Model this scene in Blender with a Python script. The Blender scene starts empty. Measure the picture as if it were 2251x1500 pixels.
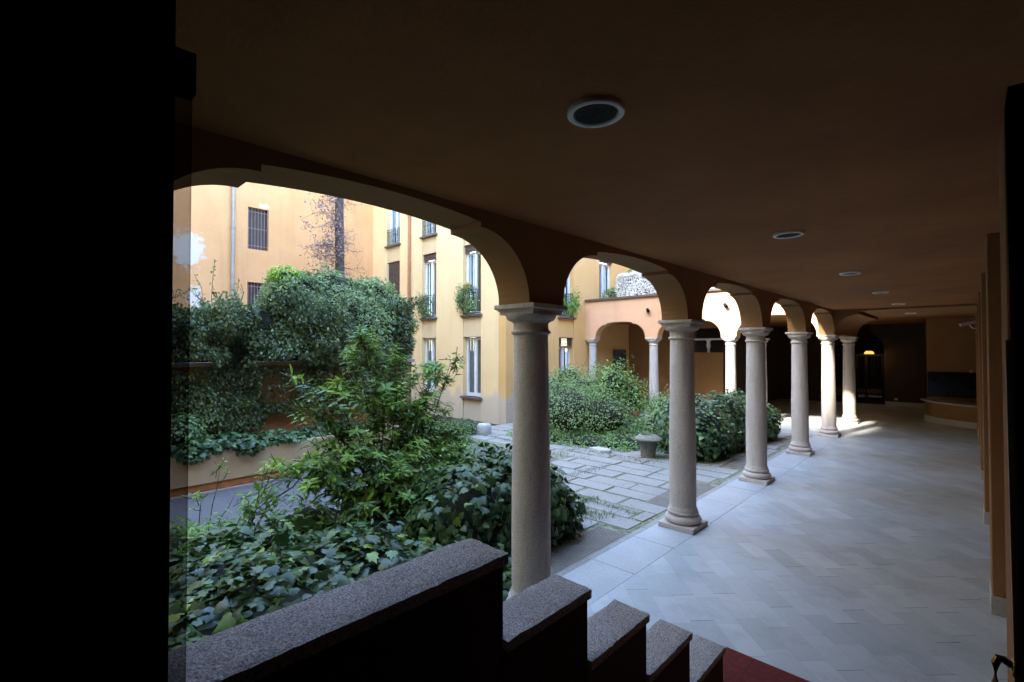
import bpy, math, random
import numpy as np
from mathutils import Vector, Matrix
R = math.radians
random.seed(7); rng = np.random.default_rng(11)
sc = bpy.context.scene
COL = sc.collection

# ---------------------------------------------------------------- camera, sky, sun, exposure
H = 2.182
cd = bpy.data.cameras.new('camera'); cam = bpy.data.objects.new('camera', cd); COL.objects.link(cam)
cd.sensor_width = 36; cd.lens = 1054.86 / 2251 * 36; cd.clip_start = 0.02; cd.clip_end = 2000
cam.location = (0, 0, H); cam.rotation_euler = (R(90 + 0.96), 0, R(43.66))
sc.camera = cam
SUN = Vector((0.20, 1.0, -0.75)).normalized()          # the way the light travels
elev = math.asin(-SUN.z); az = math.atan2(-SUN.x, -SUN.y)   # compass angle from +Y towards +X, of where the sun stands
w = bpy.data.worlds.new('World'); sc.world = w; w.use_nodes = True
nt = w.node_tree; bg = nt.nodes['Background']
sky = nt.nodes.new('ShaderNodeTexSky'); sky.sky_type = 'NISHITA'; sky.sun_disc = False
sky.sun_elevation = elev; sky.sun_rotation = az; sky.air_density = 1.0; sky.dust_density = .7; sky.ozone_density = 2.0
nt.links.new(sky.outputs[0], bg.inputs[0]); bg.inputs[1].default_value = 0.15
sl = bpy.data.lights.new('sun', 'SUN'); sl.energy = 0.9; sl.angle = R(3.5); sl.color = (1, .93, .82)
so = bpy.data.objects.new('sun', sl); COL.objects.link(so)
so.rotation_euler = SUN.to_track_quat('-Z', 'Y').to_euler()
sc.view_settings.view_transform = 'Standard'; sc.view_settings.look = 'None'
sc.view_settings.exposure = 4.25; sc.view_settings.gamma = 1
cy = sc.cycles
cy.max_bounces = 10; cy.diffuse_bounces = 6; cy.glossy_bounces = 4; cy.transmission_bounces = 6; cy.transparent_max_bounces = 12
cy.use_denoising = True; cy.caustics_reflective = False; cy.caustics_refractive = False
cy.sample_clamp_indirect = 6

# ---------------------------------------------------------------- helpers
class MB:
    def __init__(s): s.v = []; s.f = []; s.m = []; s.cur = 0
    def mat(s, i): s.cur = i; return s
    def add(s, vs, fs):
        b = len(s.v); s.v += [tuple(p) for p in vs]
        for f in fs: s.f.append(tuple(b + i for i in f)); s.m.append(s.cur)
        return s
    def box(s, x0, x1, y0, y1, z0, z1):
        if x0 > x1: x0, x1 = x1, x0
        if y0 > y1: y0, y1 = y1, y0
        vs = [(x, y, z) for z in (z0, z1) for y in (y0, y1) for x in (x0, x1)]
        return s.add(vs, [(0, 2, 3, 1), (4, 5, 7, 6), (0, 1, 5, 4), (2, 6, 7, 3), (0, 4, 6, 2), (1, 3, 7, 5)])
    def lathe(s, prof, c=(0, 0, 0), n=40, cap=True, a0=0, a1=2 * math.pi):
        full = abs(a1 - a0 - 2 * math.pi) < 1e-6; m = n if full else n + 1
        vs = []
        for r, z in prof:
            for i in range(m):
                a = a0 + (a1 - a0) * i / n
                vs.append((c[0] + r * math.cos(a), c[1] + r * math.sin(a), c[2] + z))
        fs = []
        for k in range(len(prof) - 1):
            for i in range(n):
                j = (i + 1) % m if full else i + 1
                fs.append((k * m + i, k * m + j, (k + 1) * m + j, (k + 1) * m + i))
        if cap and full:
            fs.append(tuple(reversed(range(m)))); fs.append(tuple((len(prof) - 1) * m + i for i in range(m)))
        return s.add(vs, fs)
    def tube(s, pts, r, n=6, cap=True):
        pts = [Vector(p) for p in pts]; rs = r if isinstance(r, (list, tuple)) else [r] * len(pts)
        vs = []; up = Vector((0, 0, 1))
        for i, p in enumerate(pts):
            d = (pts[min(i + 1, len(pts) - 1)] - pts[max(i - 1, 0)]).normalized()
            u = d.cross(up)
            if u.length < 1e-3: u = d.cross(Vector((1, 0, 0)))
            u.normalize(); v = u.cross(d).normalized()
            for k in range(n):
                a = 2 * math.pi * k / n
                vs.append(p + (u * math.cos(a) + v * math.sin(a)) * rs[i])
        fs = []
        for i in range(len(pts) - 1):
            for k in range(n):
                j = (k + 1) % n
                fs.append((i * n + k, i * n + j, (i + 1) * n + j, (i + 1) * n + k))
        if cap: fs.append(tuple(reversed(range(n)))); fs.append(tuple((len(pts) - 1) * n + k for k in range(n)))
        return s.add(vs, fs)
    def prism(s, poly, axis, a, b):
        """poly: 2D outline; axis 'x' (poly in y,z), 'y' (poly in x,z) or 'z' (poly in x,y)"""
        def P(p, t): return {'x': (t, p[0], p[1]), 'y': (p[0], t, p[1]), 'z': (p[0], p[1], t)}[axis]
        n = len(poly); vs = [P(p, a) for p in poly] + [P(p, b) for p in poly]
        fs = [tuple(range(n)), tuple(reversed(range(n, 2 * n)))] + [(i, i + n, (i + 1) % n + n, (i + 1) % n) for i in range(n)]
        return s.add(vs, fs)

def link(name, me, parent=None):
    o = bpy.data.objects.new(name, me); COL.objects.link(o)
    if parent: o.parent = parent
    return o
def obj(name, mb, mats, parent=None, smooth=False, bevel=0, loc=None):
    me = bpy.data.meshes.new(name); me.from_pydata(mb.v, [], mb.f); me.update()
    mats = mats if isinstance(mats, (list, tuple)) else [mats]
    for m in mats: me.materials.append(m)
    me.polygons.foreach_set('material_index', np.array(mb.m, dtype=np.int32))
    import bmesh
    bm = bmesh.new(); bm.from_mesh(me); bmesh.ops.recalc_face_normals(bm, faces=bm.faces); bm.to_mesh(me); bm.free()
    o = link(name, me, parent)
    if parent is not None:
        pl = parent.location if parent.parent is None else parent.location + parent.parent.location
        me.transform(Matrix.Translation(-Vector(pl)))
    if smooth:
        me.polygons.foreach_set('use_smooth', [True] * len(me.polygons))
        try: me.set_sharp_from_angle(angle=R(38))
        except Exception: pass
    if bevel:
        b = o.modifiers.new('bevel', 'BEVEL'); b.width = bevel; b.segments = 2; b.limit_method = 'ANGLE'; b.angle_limit = R(40)
    if loc: o.location = loc
    return o
def tag(o, label=None, cat=None, group=None, kind=None):
    if label: o['label'] = label
    if cat: o['category'] = cat
    if group: o['group'] = group
    if kind: o['kind'] = kind
    return o
def thing(name, loc, label, cat, group=None):
    o = bpy.data.objects.new(name, None); COL.objects.link(o); o.location = loc; o.empty_display_size = .1
    return tag(o, label, cat, group)
def copy_thing(root, loc, label):
    bpy.context.view_layer.update()
    r = root.copy(); COL.objects.link(r); r.location = loc; r['label'] = label
    def rec(src, dst):
        for ch in [c for c in bpy.data.objects if c.parent == src]:
            c = ch.copy(); COL.objects.link(c); c.parent = dst; rec(ch, c)
    rec(root, r)
    return r

# ---------------------------------------------------------------- materials
def newmat(name):
    m = bpy.data.materials.new(name); m.use_nodes = True
    return m, m.node_tree, m.node_tree.nodes['Principled BSDF']
def N(nt, t, **kw):
    n = nt.nodes.new(t)
    for k, v in kw.items():
        if k.startswith('i_'): n.inputs[k[2:].replace('_', ' ')].default_value = v
        else: setattr(n, k, v)
    return n
def mixc(nt, fac, a, b, mode='MIX'):
    n = N(nt, 'ShaderNodeMix', data_type='RGBA', blend_type=mode)
    for s_, v in ((0, fac), (6, a), (7, b)):
        if hasattr(v, 'links') or hasattr(v, 'is_linked'): nt.links.new(v, n.inputs[s_])
        else: n.inputs[s_].default_value = v if s_ == 0 else (*v, 1)
    return n.outputs[2]
def ramp(nt, src, a, b):
    n = N(nt, 'ShaderNodeMapRange'); n.inputs[1].default_value = a; n.inputs[2].default_value = b
    nt.links.new(src, n.inputs[0]); return n.outputs[0]
def noise(nt, vec, scale, detail=4, rough=.55):
    n = N(nt, 'ShaderNodeTexNoise'); n.inputs['Scale'].default_value = scale; n.inputs['Detail'].default_value = detail
    n.inputs['Roughness'].default_value = rough
    nt.links.new(vec, n.inputs['Vector']); return n.outputs['Fac']
def geo(nt): return N(nt, 'ShaderNodeNewGeometry').outputs['Position']
def bump(nt, p, src, dist=.01, strength=.5):
    b = N(nt, 'ShaderNodeBump'); b.inputs['Distance'].default_value = dist; b.inputs['Strength'].default_value = strength
    nt.links.new(src, b.inputs['Height']); nt.links.new(b.outputs[0], p.inputs['Normal'])
def mul(nt, a, b, op='MULTIPLY'):
    n = N(nt, 'ShaderNodeMath', operation=op)
    for i, v in enumerate((a, b)):
        if isinstance(v, (int, float)): n.inputs[i].default_value = v
        else: nt.links.new(v, n.inputs[i])
    return n.outputs[0]

def plain(name, c, rough=.6, metal=0, var=.12, vs=6, bmp=0, bs=60, spec=.5):
    m, nt, p = newmat(name); g = geo(nt)
    f = ramp(nt, noise(nt, g, vs), .3, .7)
    c2 = tuple(min(1, x * (1 - var)) for x in c); c1 = tuple(min(1, x * (1 + var)) for x in c)
    nt.links.new(mixc(nt, f, c2, c1), p.inputs['Base Color'])
    p.inputs['Roughness'].default_value = rough; p.inputs['Metallic'].default_value = metal
    p.inputs['Specular IOR Level'].default_value = spec
    if bmp: bump(nt, p, noise(nt, g, bs, 3), bmp)
    return m
def plaster(name, c, dark, blobs=(), blobcol=(.7, .68, .66), rough=.85, foot=None):
    """rendered wall: cloudy paint, streaks running down, peeled patches with a shape of their own"""
    m, nt, p = newmat(name); g = geo(nt)
    f = ramp(nt, noise(nt, g, .9, 6, .62), .32, .7)
    col = mixc(nt, f, dark, c)
    mp = N(nt, 'ShaderNodeMapping'); mp.inputs['Scale'].default_value = (3.2, 3.2, .35); nt.links.new(g, mp.inputs[0])
    st = ramp(nt, noise(nt, mp.outputs[0], 1.0, 5, .6), .52, .8)
    col = mixc(nt, mul(nt, st, .30), col, tuple(x * .62 for x in dark))
    sp = ramp(nt, noise(nt, g, 14, 3, .6), .55, .8)
    col = mixc(nt, mul(nt, sp, .15), col, tuple(min(1, x * 1.25) for x in c))
    for (cx, cy_, cz, r, sx, sz) in blobs:
        v = N(nt, 'ShaderNodeVectorMath', operation='SUBTRACT'); nt.links.new(g, v.inputs[0]); v.inputs[1].default_value = (cx, cy_, cz)
        s2 = N(nt, 'ShaderNodeVectorMath', operation='MULTIPLY'); nt.links.new(v.outputs[0], s2.inputs[0]); s2.inputs[1].default_value = (sx, sx, sz)
        ln = N(nt, 'ShaderNodeVectorMath', operation='LENGTH'); nt.links.new(s2.outputs[0], ln.inputs[0])
        d = mul(nt, ln.outputs['Value'], mul(nt, mul(nt, noise(nt, g, 4.5, 8, .75), .5, 'SUBTRACT'), 2.6 * r, 'MULTIPLY'), 'ADD')
        mk = mul(nt, ramp(nt, d, r, r * .7), .85)
        col = mixc(nt, mk, col, blobcol)
    if foot:   # damp, salt-stained foot of the wall
        sx = N(nt, 'ShaderNodeSeparateXYZ'); nt.links.new(g, sx.inputs[0])
        h = mul(nt, sx.outputs[2], mul(nt, noise(nt, g, 2.2, 5, .6), 1.1, 'MULTIPLY'), 'SUBTRACT')
        col = mixc(nt, mul(nt, ramp(nt, h, foot, foot - .22), .65), col, (.50, .47, .42))
    nt.links.new(col, p.inputs['Base Color']); p.inputs['Roughness'].default_value = rough
    p.inputs['Specular IOR Level'].default_value = .25
    b = mul(nt, noise(nt, g, 55, 4), mul(nt, noise(nt, g, 6, 3), 1.2), 'ADD'); bump(nt, p, b, .006, .6)
    return m
def granite(name, a, b, c, scale=260, rough=.7, bmp=.003, big=None, streak=False):
    m, nt, p = newmat(name); g = geo(nt)
    n1 = ramp(nt, noise(nt, g, scale, 2, .7), .42, .58)
    col = mixc(nt, n1, a, b)
    n2 = ramp(nt, noise(nt, g, scale * .55, 2, .8), .60, .68)
    col = mixc(nt, n2, col, c)
    n3 = ramp(nt, noise(nt, g, 2.5, 5), .35, .75)
    col = mixc(nt, mul(nt, n3, .45), col, tuple(x * .55 for x in a) if not big else big)
    if streak:
        mp = N(nt, 'ShaderNodeMapping'); mp.inputs['Scale'].default_value = (11, 11, .8); nt.links.new(g, mp.inputs[0])
        col = mixc(nt, mul(nt, ramp(nt, noise(nt, mp.outputs[0], 1.0, 6, .65), .50, .72), .38), col, tuple(x * .45 for x in a))
        col = mixc(nt, mul(nt, ramp(nt, noise(nt, g, 34, 5, .7), .58, .72), .30), col, tuple(min(1, x * 1.35) for x in a))
    nt.links.new(col, p.inputs['Base Color']); p.inputs['Roughness'].default_value = rough
    bump(nt, p, mul(nt, noise(nt, g, scale * .5, 3), mul(nt, noise(nt, g, 18, 4), 1.5), 'ADD'), bmp, .9)
    return m

M = {}
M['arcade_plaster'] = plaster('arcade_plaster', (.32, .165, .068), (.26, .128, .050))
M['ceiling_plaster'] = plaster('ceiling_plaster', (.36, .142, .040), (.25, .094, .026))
M['yellow_facade'] = plaster('yellow_facade', (.86, .665, .375), (.81, .595, .32), foot=.35)
M['ochre_less_flare'] = plaster('ochre_less_flare', (.72, .46, .19), (.66, .40, .15), foot=.35)  # flare difference put into the colour: same plaster as the yellow face
M['yellow_panel'] = plaster('yellow_panel', (.70, .56, .36), (.64, .49, .29), foot=.35)
M['orange_facade'] = plaster('orange_facade', (.77, .435, .21), (.70, .37, .165),
    blobs=[(-17.3, 3.72, 5.25, .62, 1.25, 1), (-17.3, 3.95, 3.75, .30, 1.3, .8), (-17.3, 5.95, 7.05, .13, .8, 1.3), (-17.3, 3.1, 3.9, .28, 1, 1)])
M['pink_facade'] = plaster('pink_facade', (.74, .46, .29), (.68, .40, .24))
M['garden_wall'] = plaster('garden_wall', (.44, .24, .10), (.16, .09, .05))
M['planter_front'] = plaster('planter_front', (.66, .52, .33), (.55, .40, .24))
M['orange_band'] = plain('orange_band', (.42, .17, .06), .85, var=.25)
M['skirting'] = granite('skirting_stone', (.42, .39, .36), (.52, .49, .46), (.3, .28, .26), 120)
M['column_stone'] = granite('column_stone', (.50, .425, .37), (.64, .56, .50), (.28, .23, .20), 130, .85, .005, (.38, .30, .25), streak=True)
M['pale_column'] = granite('pale_column_stone', (.52, .50, .47), (.62, .60, .57), (.36, .34, .33), 120, .75, .003, (.42, .39, .36), streak=True)
M['coping'] = granite('coping_granite', (.19, .185, .19), (.66, .65, .67), (.03, .03, .035), 190, .6, .007, (.17, .16, .155))
M['slab'] = granite('slab_stone', (.31, .295, .265), (.38, .365, .335), (.19, .18, .16), 60, .8, .006, (.21, .215, .18))
M['border_slab'] = granite('border_slab_stone', (.40, .42, .415), (.47, .485, .48), (.30, .31, .30), 60, .5, .003, (.30, .315, .31))
M['dark_room'] = plain('unlit_black', (.006, .005, .0045), .95, spec=.0)  # near-black colour stands in for the missing light of the hall
M['dark_wall'] = plain('brown_shade_wall', (.045, .025, .016), .85)  # brown of unknown stone, darkened to give the parapet its unlit look
M['iron'] = plain('black_iron', (.012, .012, .012), .8, 0, spec=.15)
M['rust_iron'] = plain('painted_iron_brown', (.16, .11, .10), .6, .2)
M['pale_iron'] = plain('weathered_pale_iron', (.30, .22, .20), .6, .2)
M['green_iron'] = plain('dark_green_iron', (.03, .055, .05), .4, .3)
M['white_paint'] = plain('white_frame_paint', (.80, .81, .82), .4, var=.04)
M['grey_metal'] = plain('grey_pipe', (.36, .34, .31), .5, .2)
M['copper'] = plain('copper_pipe', (.46, .20, .10), .45, .3)
M['shutter'] = plain('brown_roller_shutter', (.075, .05, .045), .6)
M['dark_stone'] = plain('dark_sill_stone', (.11, .09, .085), .7)
M['dark_glass'] = plain('window_glass', (.05, .06, .065), .06, 0, .3, 1.5, spec=.8)
M['black_glass'] = plain('black_glass', (.006, .006, .007), .12, 0, .3, 1.5, spec=.25)
M['curtain'] = plain('grey_curtain', (.27, .275, .27), .8, var=.25, vs=3)
M['brass'] = plain('brass', (.62, .42, .14), .22, 1)
M['bronze'] = plain('bronze_brown_stile', (.22, .17, .13), .5, .2)
M['carpet'] = plain('red_carpet', (.135, .014, .010), .95, var=.35, vs=30, bmp=.004, bs=400)
M['ring_white'] = plain('lamp_ring_white', (.95, .88, .80), .6)
M['baffle'] = plain('lamp_baffle', (.11, .11, .10), .7, 0, spec=.2)
M['terracotta'] = plain('terracotta', (.42, .13, .06), .85, var=.2, vs=20, bmp=.005)
M['mossy_stone'] = granite('mossy_stone', (.10, .095, .07), (.26, .25, .21), (.04, .045, .03), 70, .9, .014, (.05, .06, .03))
M['rim_stone'] = granite('lichen_rim_stone', (.17, .16, .13), (.34, .33, .28), (.07, .07, .05), 50, .9, .014, (.09, .10, .06))
M['pale_stone'] = granite('pale_round_stone', (.46, .45, .44), (.62, .61, .60), (.27, .26, .25), 60, .9, .012)
M['asphalt'] = granite('asphalt', (.10, .10, .105), (.20, .20, .21), (.06, .06, .06), 150, .85, .004)
M['soil'] = plain('garden_soil', (.045, .032, .022), .95, var=.4, vs=8, bmp=.03, bs=25)
M['gravel'] = plain('joint_gravel_moss', (.20, .215, .13), .95, var=.6, vs=14, bmp=.02, bs=90)
M['bark'] = plain('bark', (.13, .095, .075), .9, var=.5, vs=14, bmp=.02, bs=40)
M['pale_bark'] = plain('mottled_trunk_bark', (.10, .075, .065), .9, var=.6, vs=9, bmp=.02, bs=30)
M['twig'] = plain('green_brown_twig', (.10, .075, .04), .8, var=.3)
M['white_plastic'] = plain('white_plastic', (.55, .55, .53), .4)
M['dark_door'] = plain('dark_grey_door', (.07, .065, .07), .6)

def floor_mat():
    """long slabs laid on the diagonal, running lengthwise along (-1, 1), butt joints staggered at random"""
    m, nt, p = newmat('arcade_floor_slabs'); g = geo(nt)
    mp = N(nt, 'ShaderNodeMapping'); mp.inputs['Rotation'].default_value = (0, 0, R(45)); nt.links.new(g, mp.inputs[0])
    sx = N(nt, 'ShaderNodeSeparateXYZ'); nt.links.new(mp.outputs[0], sx.inputs[0])
    v = mul(nt, sx.outputs[1], 1 / .19); row = mul(nt, v, 0, 'FLOOR'); fy = mul(nt, v, 0, 'FRACT')
    w1 = N(nt, 'ShaderNodeTexWhiteNoise', noise_dimensions='1D'); nt.links.new(row, w1.inputs['W'])
    u = mul(nt, mul(nt, sx.outputs[0], 1 / .40), w1.outputs['Value'], 'ADD'); cl_ = mul(nt, u, 0, 'FLOOR'); fx = mul(nt, u, 0, 'FRACT')
    cb = N(nt, 'ShaderNodeCombineXYZ'); nt.links.new(cl_, cb.inputs[0]); nt.links.new(row, cb.inputs[1])
    w2 = N(nt, 'ShaderNodeTexWhiteNoise', noise_dimensions='3D'); nt.links.new(cb.outputs[0], w2.inputs['Vector'])
    head = mul(nt, fx, .0125, 'LESS_THAN'); bed = mul(nt, fy, .015, 'LESS_THAN')
    col = mixc(nt, w2.outputs['Value'], (.365, .405, .400), (.51, .545, .535))
    col = mixc(nt, mul(nt, ramp(nt, noise(nt, g, .8, 5, .6), .35, .7), .5), col, (.375, .405, .400))
    col = mixc(nt, mul(nt, ramp(nt, noise(nt, g, 1.6, 7, .72), .50, .74), .5), col, (.19, .205, .20))
    col = mixc(nt, mul(nt, ramp(nt, noise(nt, g, 5.5, 6, .75), .54, .70), .3), col, (.24, .255, .25))
    col = mixc(nt, mul(nt, ramp(nt, noise(nt, g, 90, 3, .7), .4, .65), .25), col, (.56, .59, .58))
    col = mixc(nt, mul(nt, bed, .35), col, (.17, .18, .18))
    w3 = N(nt, 'ShaderNodeSeparateColor'); nt.links.new(w2.outputs['Color'], w3.inputs[0])
    hd = mul(nt, head, ramp(nt, w3.outputs[1], .25, .75)); col = mixc(nt, mul(nt, hd, .9), col, (.035, .035, .035))
    nt.links.new(col, p.inputs['Base Color'])
    r = N(nt, 'ShaderNodeMapRange'); nt.links.new(noise(nt, g, 3, 5), r.inputs[0]); r.inputs[3].default_value = .34; r.inputs[4].default_value = .60
    nt.links.new(r.outputs[0], p.inputs['Roughness'])
    h = mul(nt, mul(nt, mul(nt, head, bed, 'MAXIMUM'), -1.0), mul(nt, noise(nt, g, 9, 4), .8), 'ADD'); bump(nt, p, h, .0025, .5)
    return m
M['floor'] = floor_mat()

def leafmat(name, dark, light, yellow=None, rough=.42, trans=.25, patch=1.4):
    m, nt, p = newmat(name)
    gn = N(nt, 'ShaderNodeNewGeometry'); ri = gn.outputs['Random Per Island']
    col = mixc(nt, ri, dark, light)
    f2 = ramp(nt, noise(nt, gn.outputs['Position'], patch, 3), .42, .66)
    col = mixc(nt, mul(nt, f2, .55), col, tuple(min(1, x * 1.35) for x in light))
    if yellow:
        k = N(nt, 'ShaderNodeMath', operation='GREATER_THAN'); nt.links.new(ri, k.inputs[0]); k.inputs[1].default_value = .955
        col = mixc(nt, k.outputs[0], col, yellow)
    nt.links.new(col, p.inputs['Base Color']); p.inputs['Roughness'].default_value = rough
    p.inputs['Specular IOR Level'].default_value = .5
    tr = N(nt, 'ShaderNodeBsdfTranslucent'); nt.links.new(col, tr.inputs[0])
    mx = N(nt, 'ShaderNodeMixShader'); mx.inputs[0].default_value = trans
    nt.links.new(p.outputs[0], mx.inputs[1]); nt.links.new(tr.outputs[0], mx.inputs[2])
    nt.links.new(mx.outputs[0], nt.nodes['Material Output'].inputs[0])
    return m
M['ivy'] = leafmat('ivy_leaf', (.012, .034, .009), (.070, .135, .036), (.24, .34, .05), .42, .12)
M['ivy_small'] = leafmat('small_ivy_leaf', (.025, .070, .030), (.125, .23, .10), (.22, .33, .09), .36, .2)
M['hedge'] = leafmat('climber_leaf', (.030, .065, .026), (.17, .25, .115), (.28, .38, .10), .42, .25)
M['hedge_dark'] = leafmat('dark_climber_leaf', (.014, .034, .014), (.105, .155, .050), (.24, .32, .08), .40, .15)
M['bush'] = leafmat('grey_green_bush_leaf', (.11, .19, .070), (.32, .43, .175), (.38, .48, .17), .42, .3)
M['shrub'] = leafmat('long_shrub_leaf', (.045, .11, .030), (.19, .34, .085), (.28, .45, .07), .25, .35)
M['bright'] = leafmat('bright_young_leaf', (.16, .31, .04), (.30, .50, .07), (.38, .55, .08), .45, .35)
M['mid'] = leafmat('mid_green_leaf', (.08, .17, .05), (.22, .37, .12), (.3, .42, .13), .5, .25)
M['dry'] = leafmat('dry_leaf', (.18, .10, .09), (.46, .33, .32), None, .7, .2)
M['variegated'] = leafmat('white_edged_leaf', (.50, .52, .46), (.88, .88, .85), None, .5, .2)
M['blossom'] = leafmat('yellow_blossom', (.45, .28, .06), (.62, .45, .15), None, .6, .3)
M['core'] = plain('inner_shade_and_twigs', (.022, .026, .014), .95, var=.4, vs=20, bmp=.02, bs=60)  # near-black hull colour gives the shade inside the foliage; twigs share it
M['grass'] = leafmat('joint_grass', (.08, .15, .03), (.17, .28, .07), None, .6, .3)

def glass_mat(name, tint, rough=.03):
    m = bpy.data.materials.new(name); m.use_nodes = True; nt = m.node_tree; nt.nodes.clear()
    o = N(nt, 'ShaderNodeOutputMaterial'); t = N(nt, 'ShaderNodeBsdfTransparent'); t.inputs[0].default_value = (*tint, 1)
    g = N(nt, 'ShaderNodeBsdfGlossy'); g.inputs['Roughness'].default_value = rough; g.inputs[0].default_value = (.9, .9, .9, 1)
    lw = N(nt, 'ShaderNodeLayerWeight'); lw.inputs[0].default_value = .5; pw = mul(nt, mul(nt, mul(nt, lw.outputs['Facing'], 4.0, 'POWER'), .5), .03, 'ADD')
    mx = N(nt, 'ShaderNodeMixShader'); nt.links.new(pw, mx.inputs[0]); nt.links.new(t.outputs[0], mx.inputs[1]); nt.links.new(g.outputs[0], mx.inputs[2])
    nt.links.new(mx.outputs[0], o.inputs[0]); return m
M['smoked'] = glass_mat('smoked_door_glass', (.60, .58, .56))
M['pane'] = glass_mat('clear_pane', (.80, .84, .84))
def emit(name, c, s):
    m, nt, p = newmat(name); p.inputs['Base Color'].default_value = (*c, 1)
    p.inputs['Emission Color'].default_value = (*c, 1); p.inputs['Emission Strength'].default_value = s; return m
M['lamp_glow'] = emit('lamp_glow', (1, .42, .10), .10)

# ---------------------------------------------------------------- measured layout
CX = -2.59                       # axis of the near columns
XF, XB = -2.42, -2.75            # inner and courtyard face of the arch wall
S, Y0 = 2.8348, .1034
CY = [Y0 + i * S for i in range(6)]          # columns 0..5, the last is the corner
Y6 = 17.12
ZC, ZH, ZK, ZL = 2.537, 3.022, 3.100, 3.1425  # capital top, haunch top, crown, ceiling
WB = .21
YD = CY[5]
DX = [-9.67, -7.34, -4.96, CX]
XC, YB, XA = -9.86, 10.07, -17.34

# ---------------------------------------------------------------- ground
mb = MB(); mb.box(-400, 400, -400, 400, -1.0, -.06)
tag(obj('ground', mb, M['soil']), kind='structure')
mb = MB(); mb.box(-2.37, 1.6, 3.1, 23.7, -.3, 0)
mb.box(-9.86, -2.37, 13.95, 23.7, -.3, .0)
mb.box(-2.37, .6, -3.2, 3.1, -.3, 0)
tag(obj('arcade_floor', mb, M['floor']), kind='structure')
# border slabs between arcade paving and court
mb = MB(); y = -.6; k = 0
while y < 13.94:
    ln = min(.95 + .12 * math.sin(k * 2.3), 13.94 - y)
    mb.box(-2.865, -2.373, y, y + ln - .006, -.2, .0015 * math.sin(k * 3.1)); y += ln; k += 1
tag(obj('border_pavement', mb, M['border_slab'], bevel=.004), kind='structure')
mb = MB(); y = -.6; k = 0
while y < 13.94:
    ln = min(.6, 13.94 - y)
    mb.box(-2.945, -2.870, y, y + ln - .006, -.2, -.004); y += ln; k += 1
tag(obj('kerb', mb, M['slab'], bevel=.004), kind='structure')
# driveway
mb = MB(); mb.box(-8.42, -5.9, -2.0, 7.6, -.3, -.012)
tag(obj('driveway', mb, M['asphalt']), kind='structure')
# court base (joints) and slabs
mb = MB(); mb.box(-5.9, -2.95, -2.0, 13.94, -.3, -.014); mb.box(-9.86, -5.9, 7.6, 13.94, -.3, -.014)
tag(obj('court_bed', mb, M['gravel']), kind='structure')
GR = [(-3.34, -2.955, 3.1, 5.05), (-3.38, -2.955, 6.32, 7.77), (-3.36, -2.955, 9.35, 10.6), (-3.36, -2.955, 12.1, 13.2)]
mb = MB(); r_ = 0; yy = 3.6
while yy < 13.8:
    dpt = .40 + random.uniform(-.03, .03); x = -9.75 - random.uniform(0, .6)
    while x < -2.98:
        ln = random.uniform(.72, .98); x1 = min(x + ln, -2.98)
        if x1 - x > .15:
            z = random.uniform(-.008, .004); jx = random.uniform(-.008, .008)
            a, b_, c, d = x, x1 - .04, yy, yy + dpt - .045
            ok = not any(a < g[1] and b_ > g[0] and c < g[3] and d > g[2] for g in GR)
            if not ok and any(a < g[0] - .12 and c < g[3] and d > g[2] and b_ > g[0] for g in GR): b_ = min(g[0] for g in GR) - .02; ok = True
            if yy < 7.6: a = max(a, -5.88)
            if ok and b_ - a > .1:
                an = random.uniform(-.01, .01); cxm, cym = (a + b_) / 2, (c + d) / 2
                vs = []
                for zz in (-.1, z):
                    for (px, py) in ((a, c), (b_, c), (b_, d), (a, d)):
                        px += random.uniform(-.01, .01); py += random.uniform(-.008, .008)
                        vs.append((cxm + (px - cxm) * math.cos(an) - (py - cym) * math.sin(an), cym + (px - cxm) * math.sin(an) + (py - cym) * math.cos(an), zz + random.uniform(-.002, .002)))
                mb.add(vs, [(0, 3, 2, 1), (4, 5, 6, 7), (0, 1, 5, 4), (1, 2, 6, 5), (2, 3, 7, 6), (3, 0, 4, 7)])
        x += ln
    yy += dpt
tag(obj('court_paving', mb, M['slab'], bevel=.008), kind='structure')

# ---------------------------------------------------------------- arches
def arch_profile(c0, c1, r=.5, n=14, end0=True, end1=True):
    """underside of one bay from block edge to block edge, in (t, z)"""
    a, b = c0 + WB, c1 - WB; pts = []
    for i in range(n + 1):
        t = math.pi / 2 * i / n; pts.append((a + r * (1 - math.cos(t)), ZC + (ZH - ZC) * math.sin(t)))
    for i in range(13):
        q = -1 + i / 6; pts.append((a + r + .001 + (b - a - 2 * r - .002) * i / 12, ZK - .042 * q * q))
    for i in range(n, -1, -1):
        t = math.pi / 2 * i / n; pts.append((b - r * (1 - math.cos(t)), ZC + (ZH - ZC) * math.sin(t)))
    return pts
def arch_wall(mb, prof, axis, f0, f1, ztop):
    def P(t, z, f): return (f, t, z) if axis == 'y' else (t, f, z)
    for i in range(len(prof) - 1):
        (t0, z0), (t1, z1) = prof[i], prof[i + 1]
        if abs(t1 - t0) < 1e-6: continue
        mb.add([P(t0, z0, f0), P(t1, z1, f0), P(t1, ztop, f0), P(t0, ztop, f0), P(t0, z0, f1), P(t1, z1, f1), P(t1, ztop, f1), P(t0, ztop, f1)],
               [(0, 1, 2, 3), (7, 6, 5, 4), (0, 4, 5, 1)])
prof = []
for i in range(5): prof += [(CY[i] - WB, ZC)] + arch_profile(CY[i], CY[i + 1])
prof += [(CY[5] - WB, ZC), (CY[5] + WB, ZC), (Y6 + .24, ZC)]
B = thing('arcade_building', (CX, 7, 0), 'ochre plastered arcade range with flattened arches, seen from inside its dark passage', 'building')
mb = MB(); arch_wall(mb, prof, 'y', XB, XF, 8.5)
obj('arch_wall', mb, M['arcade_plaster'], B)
mb = MB(); mb.box(XB, XF, -3.0, CY[0] - WB - .001, -.2, 8.5)
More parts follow.
